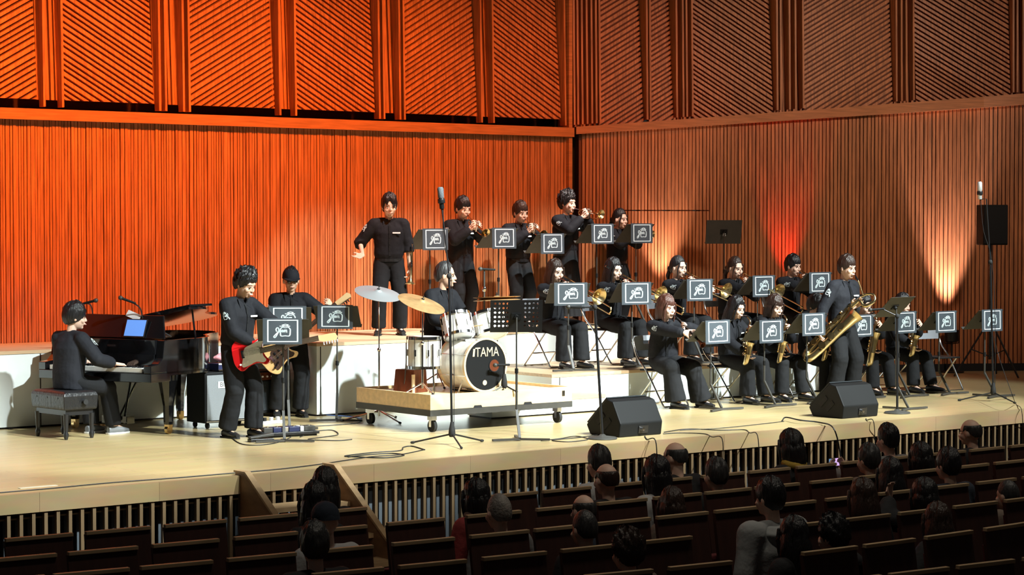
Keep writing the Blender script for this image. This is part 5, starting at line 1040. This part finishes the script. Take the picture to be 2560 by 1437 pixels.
# ---------------------------------------------------------------- auditorium seats
ROWS = dict(A=((8, 1343), (592, 1295), (1214, 1238), (1866, 1173), (2501, 1115.5)), B=((165, 1377), (580, 1340), (962, 1307), (1628, 1239), (2020, 1201), (2480, 1155)), C=((178, 1428), (563, 1393), (975, 1355), (1635, 1290), (2058, 1243), (2435, 1204)),
            D=((350, 1469), (775, 1430), (991, 1411), (1401, 1373), (1951, 1309), (2377, 1264)), E=((1250, 1452), (1455, 1434), (1665, 1417), (2152, 1357), (2453, 1319)), F=((1800, 1480), (2100, 1445), (2305, 1420), (2550, 1392)))
RP_ = {k: np.polyfit([p[0] for p in v], [p[1] for p in v], 2) for k, v in ROWS.items()}
LU = dict(A=((8, 209, 406, 592, 770), (1212, 1351, 1486, 1612, 1748, 1866, 1985, 2099, 2210, 2319, 2419, 2518)), B=((-46, 165, 376, 580, 760), (962, 1160, 1335, 1487, 1628, 1757, 1882, 2020, 2143, 2258, 2372, 2480)),
          C=((-40, 162, 346, 563, 752), (975, 1169, 1330, 1485, 1635, 1780, 1915, 2058, 2190, 2312, 2435, 2550)), D=((775,), (991, 1200, 1397, 1575, 1740, 1885, 1951, 2098, 2240, 2377, 2505)), E=((), (1455, 1665, 1830, 1995, 2152, 2305, 2453)), F=((), (1990, 2150, 2300, 2430, 2550)))
LU['D'] = ((775,), (991, 1200, 1397, 1580, 1951, 2098, 2240, 2377, 2505)); LU['E'] = ((), (1455, 1665, 1998, 2152, 2305, 2453)); LU['F'] = ((), (2040, 2215, 2385, 2550)); LU['C'] = ((-90, 129, 346, 563, 763), LU['C'][1]); ZS = .2
def seat_proto():
    t = thing('auditorium_seat', '', 'seat', (0, 0, 0), 0, 'auditorium seats'); h = ZS - ZF; w_ = .455
    mb = MB(); mp = lambda x, y, z: V((x, -z - (y - h) * .16 * -1 - .012 * math.cos(x * 7), y))
    mb.prism([(-.20, .33), (.20, .33), (.225, .60), (w_ / 2, h - .022), (-w_ / 2, h - .022), (-.225, .60)], 0, .028, mp); mb.build('backrest', M['seatwood'], t)
    MB().b3(-w_ / 2, w_ / 2, -.047, -.012, h - .024, h).build('top_edge', M['seattop'], t, bevel=.003)
    MB().prism([(-.20, .36), (.20, .36), (.20, h - .12), (-.20, h - .12)], -.035, 0, mp).build('back_cushion', M['seatcush'], t)
    MB().b3(-.21, .21, .02, .14, .30, .72).build('folded_seat', M['seatcush'], t, bevel=.02)
    MB().b3(.235, .275, -.02, .30, 0, .56).build('side_support', M['seatwood'], t, bevel=.006); MB().b3(.230, .280, -.02, .32, .56, .585).build('armrest', M['seattop'], t, bevel=.004)
    return t
ORD = ('first', 'second', 'third', 'fourth', 'fifth', 'sixth', 'seventh', 'eighth', 'ninth', 'tenth', 'eleventh', 'twelfth', 'thirteenth')
RN = dict(A='front', B='second', C='third', D='fourth', E='fifth', F='sixth'); proto = None; SEATS = []
for rk in 'ABCDEF':
    for side in (0, 1):
        for i, u in enumerate(LU[rk][side]):
            um = u + 80 - .006 * max(0, u - 300) * 1.6; v = lambda q: float(np.polyval(RP_[rk], q))
            a, b = G(u, v(u), ZS), G(u + 60, v(u + 60), ZS); d = (b - a); d.z = 0; d.normalize(); c = a + d * .2275
            if proto is None: s = proto = seat_proto()
            else: s = copy_tree(proto)
            s.location = (c.x, c.y, ZF); s.rotation_euler = (0, 0, math.atan2(d.y, d.x))
            s['label'] = 'wooden seat in the ' + RN[rk] + ' row, ' + ((ORD[i] + ' from the left edge of the photo') if side == 0 else (ORD[i] + ' right of the aisle'))
            SEATS.append((rk, c))
# ---------------------------------------------------------------- people in the hall
def Mclo(n, c): M[n] = mat(n, c, .9, bump=.5, bs=12)
Mclo('j_black', (.014, .014, .016)); Mclo('j_grey', (.20, .20, .20)); Mclo('j_brown', (.10, .055, .04)); Mclo('j_navy', (.02, .028, .045)); Mclo('j_hood', (.30, .31, .31)); Mclo('j_white', (.45, .45, .45)); Mclo('mustard', (.42, .27, .04)); Mclo('j_red', (.25, .03, .03)); Mclo('j_taupe', (.16, .12, .095))
M['phone1'] = mat('lit phone screen', (.75, .50, .95), .3, emit=.9); M['phone2'] = mat('lit phone screen blue', (.20, .42, .75), .3, emit=.5)
AU = ((130, 1396, 'F', 'shaved', 'hairg', 'j_grey', 0, 'person with short grey hair at the lower left corner', 0), (812, 1196, 'A', 'bob', 'hairk', 'j_black', 0, 'person with round black hair in the front row, just right of the stage steps', 1), (786, 1228, 'B', 'long', 'hairk', 'j_black', 0, 'person with long black hair in the second row, just behind the stage steps', 1),
      (812, 1277, 'C', None, None, 'j_white', 10, 'person in a dark cap with a pale band, third row left of the aisle', 0), (784, 1338, 'D', 'fringe', 'hairs', 'j_black', 20, 'person with short greying dark hair, fourth row left of the aisle', 0), (1192, 1252, 'B', 'bob', 'hairk', 'j_red', -8, 'person with black hair and a reddish scarf in the second row, near the aisle', 1),
      (1248, 1281, 'C', 'shaved', 'hairg', 'j_grey', 4, 'person with a shaved grey head and grey jacket in the third row', 0), (1497, 1133, 'A', 'short', 'hairs', 'j_white', 5, 'person with greying hair and a pale collar, front row right of centre', 0), (1517, 1178, 'B', 'balding', 'hairb', 'j_black', 0, 'balding person with a brown fringe of hair in the second row', 0),
      (1642, 1165, 'B', 'bob', 'hairk', 'j_white', -5, 'person with black hair and a white collar, second row right of centre', 1), (1690, 1119, 'A', 'balding', 'hairs', 'j_black', -22, 'balding person in a black jacket turned left, front row', 0), (1791, 1190, 'B', 'short', 'hairs', 'j_black', 0, 'person with short dark hair, second row, right of the person with the white collar', 0),
      (1461, 1298, 'C', 'balding', 'hairs', 'j_navy', 0, 'bald person in a navy jacket in the third row', 0), (1463, 1338, 'D', 'shaved', 'hairs', 'j_black', 0, 'person with close cropped dark hair in the fourth row, behind the bald person', 0), (1680, 1298, 'C', 'bob', 'hairb', 'j_taupe', 8, 'person with a dark brown bob and a patterned scarf, third row', 1), (1570, 1401, 'E', 'curly', 'hairb', 'j_taupe', 0, 'person with wavy brown hair at the bottom edge, right of centre', 1),
      (1978, 1093, 'A', 'bob', 'hairk', 'j_black', -14, 'person with black hair and a mustard scarf in the front row', 1), (2220, 1083, 'A', 'short', 'hairk', 'j_grey', -4, 'person with black hair filming with a phone in the front row', 0), (2428, 1066, 'A', 'balding', 'hairs', 'j_black', -18, 'person with thinning greying hair in the front row at the right', 0),
      (1926, 1208, 'D', 'fringe', 'hairk', 'j_hood', -6, 'person with black hair in a pale grey hooded sweatshirt', 0), (2173, 1151, 'B', 'short', 'hairs', 'j_taupe', -6, 'person with short grey hair in the second row at the right', 0), (2226, 1191, 'C', 'long', 'hairk', 'j_black', 0, 'person with long black hair in the third row at the right', 1), (2303, 1160, 'B', 'bob', 'hairk', 'j_red', 0, 'person with dark hair in the second row, second from the right', 1),
      (2371, 1150, 'C', 'fringe', 'hairk', 'j_navy', 0, 'person with thick black hair in the third row, rightmost', 0), (2158, 1246, 'D', 'long', 'hairb', 'j_black', -4, 'person with long dark brown hair in the fourth row', 1), (2312, 1262, 'D', 'bob', 'hairk', 'j_black', 0, 'person with dark hair raising a finger beside the head, fourth row', 1), (2522, 1294, 'D', 'shaved', 'hairs', 'j_taupe', -8, 'person with cropped brown hair in a taupe jacket at the right edge', 0),
      (1985, 1366, 'E', 'long', 'hairk', 'j_black', 0, 'person with long black hair at the bottom edge, in front of the grey sweatshirt seat', 1), (2345, 1337, 'E', 'long', 'hairb', 'j_black', 0, 'person with long dark hair in the fifth row holding a phone low', 1), (2085, 1380, 'E', 'curly', 'hairk', 'j_black', -10, 'person in a dark hooded jacket at the bottom edge', 0))
for u, v, rk, hs, hc, jk, hy, lb, fem in AU:
    vr = float(np.polyval(RP_[rk], u)); s = G(u, vr, ZS); q = PY(u, v, s.y + .20); top = q.z - ZF
    kw = {}
    if 'raising' in lb: kw['L'] = (V((-.19, .16, 1.08)), (-.05, 0, 1), (0, -1, 0), .5)
    if 'filming' in lb: kw.update(L=(V((-.30, .38, .86)), (.3, .5, .7), (.5, -.5, 0), .6), R=(V((-.10, .40, .86)), (-.3, .5, .7), (-.5, -.5, 0), .6))
    if 'holding a phone' in lb: kw.update(L=(V((-.16, .10, .80)), (-.2, .3, .8), (.5, -.5, .2), .6))
    P = person(lb, (q.x, q.y, ZF), 0, rz=(rnd.random() - .5) * .12, h=1.64 + (top - 1.28) * 1.0, pose='sit', seat=.46, lean=-4, hy=-hy, hp=4, haird=(hs, hc) if hs else None, fem=bool(fem), shirt=jk, trous='j_black', fine=False, group='audience in the hall', emblem=False, face_=False, cap='j_navy' if hs is None else None, scarf='mustard' if 'mustard' in lb else ('j_brown' if 'patterned' in lb or 'reddish' in lb else None), build=1.25 if 'sweatshirt' in lb and jk == 'j_hood' else 1.04, **kw)
    if 'sweatshirt' in lb and 'grey hooded' in lb:
        mb = MB(); mb.loft([(P['nb'] + V((0, -.03, .0)), V((1, 0, 0)), V((0, 1, 0)), .12, .085), (P['nb'] + V((0, -.07, -.05)), V((1, 0, 0)), V((0, 1, 0)), .16, .085), (P['nb'] + V((0, -.10, -.13)), V((1, 0, 0)), V((0, 1, 0)), .12, .05)], 16); remesh(mb.build('hood', M['j_hood'], P['o']), .015, 2, .02)
    if 'phone' in lb:
        a = P['A'][-1][1]; f = 'filming' in lb; t = thing('phone', 'lit phone held up by the person filming in the front row' if f else 'lit phone held low by the person with long dark hair in the fifth row', 'phone', (0, 0, 0)); t.matrix_world = P['W'] @ Matrix.Translation(a + (V((.10, .05, .09)) if f else V((.0, .03, .10))))
        MB().b3(-.08, .08, 0, .009, -.038, .038).build('case', M['black'], t, bevel=.003); MB().b3(-.074, .0, -.0015, 0, -.033, .033).build('screen', M['phone2'], t); MB().b3(.004, .074, -.0015, 0, -.033, .033).build('screen', M['phone1'], t)
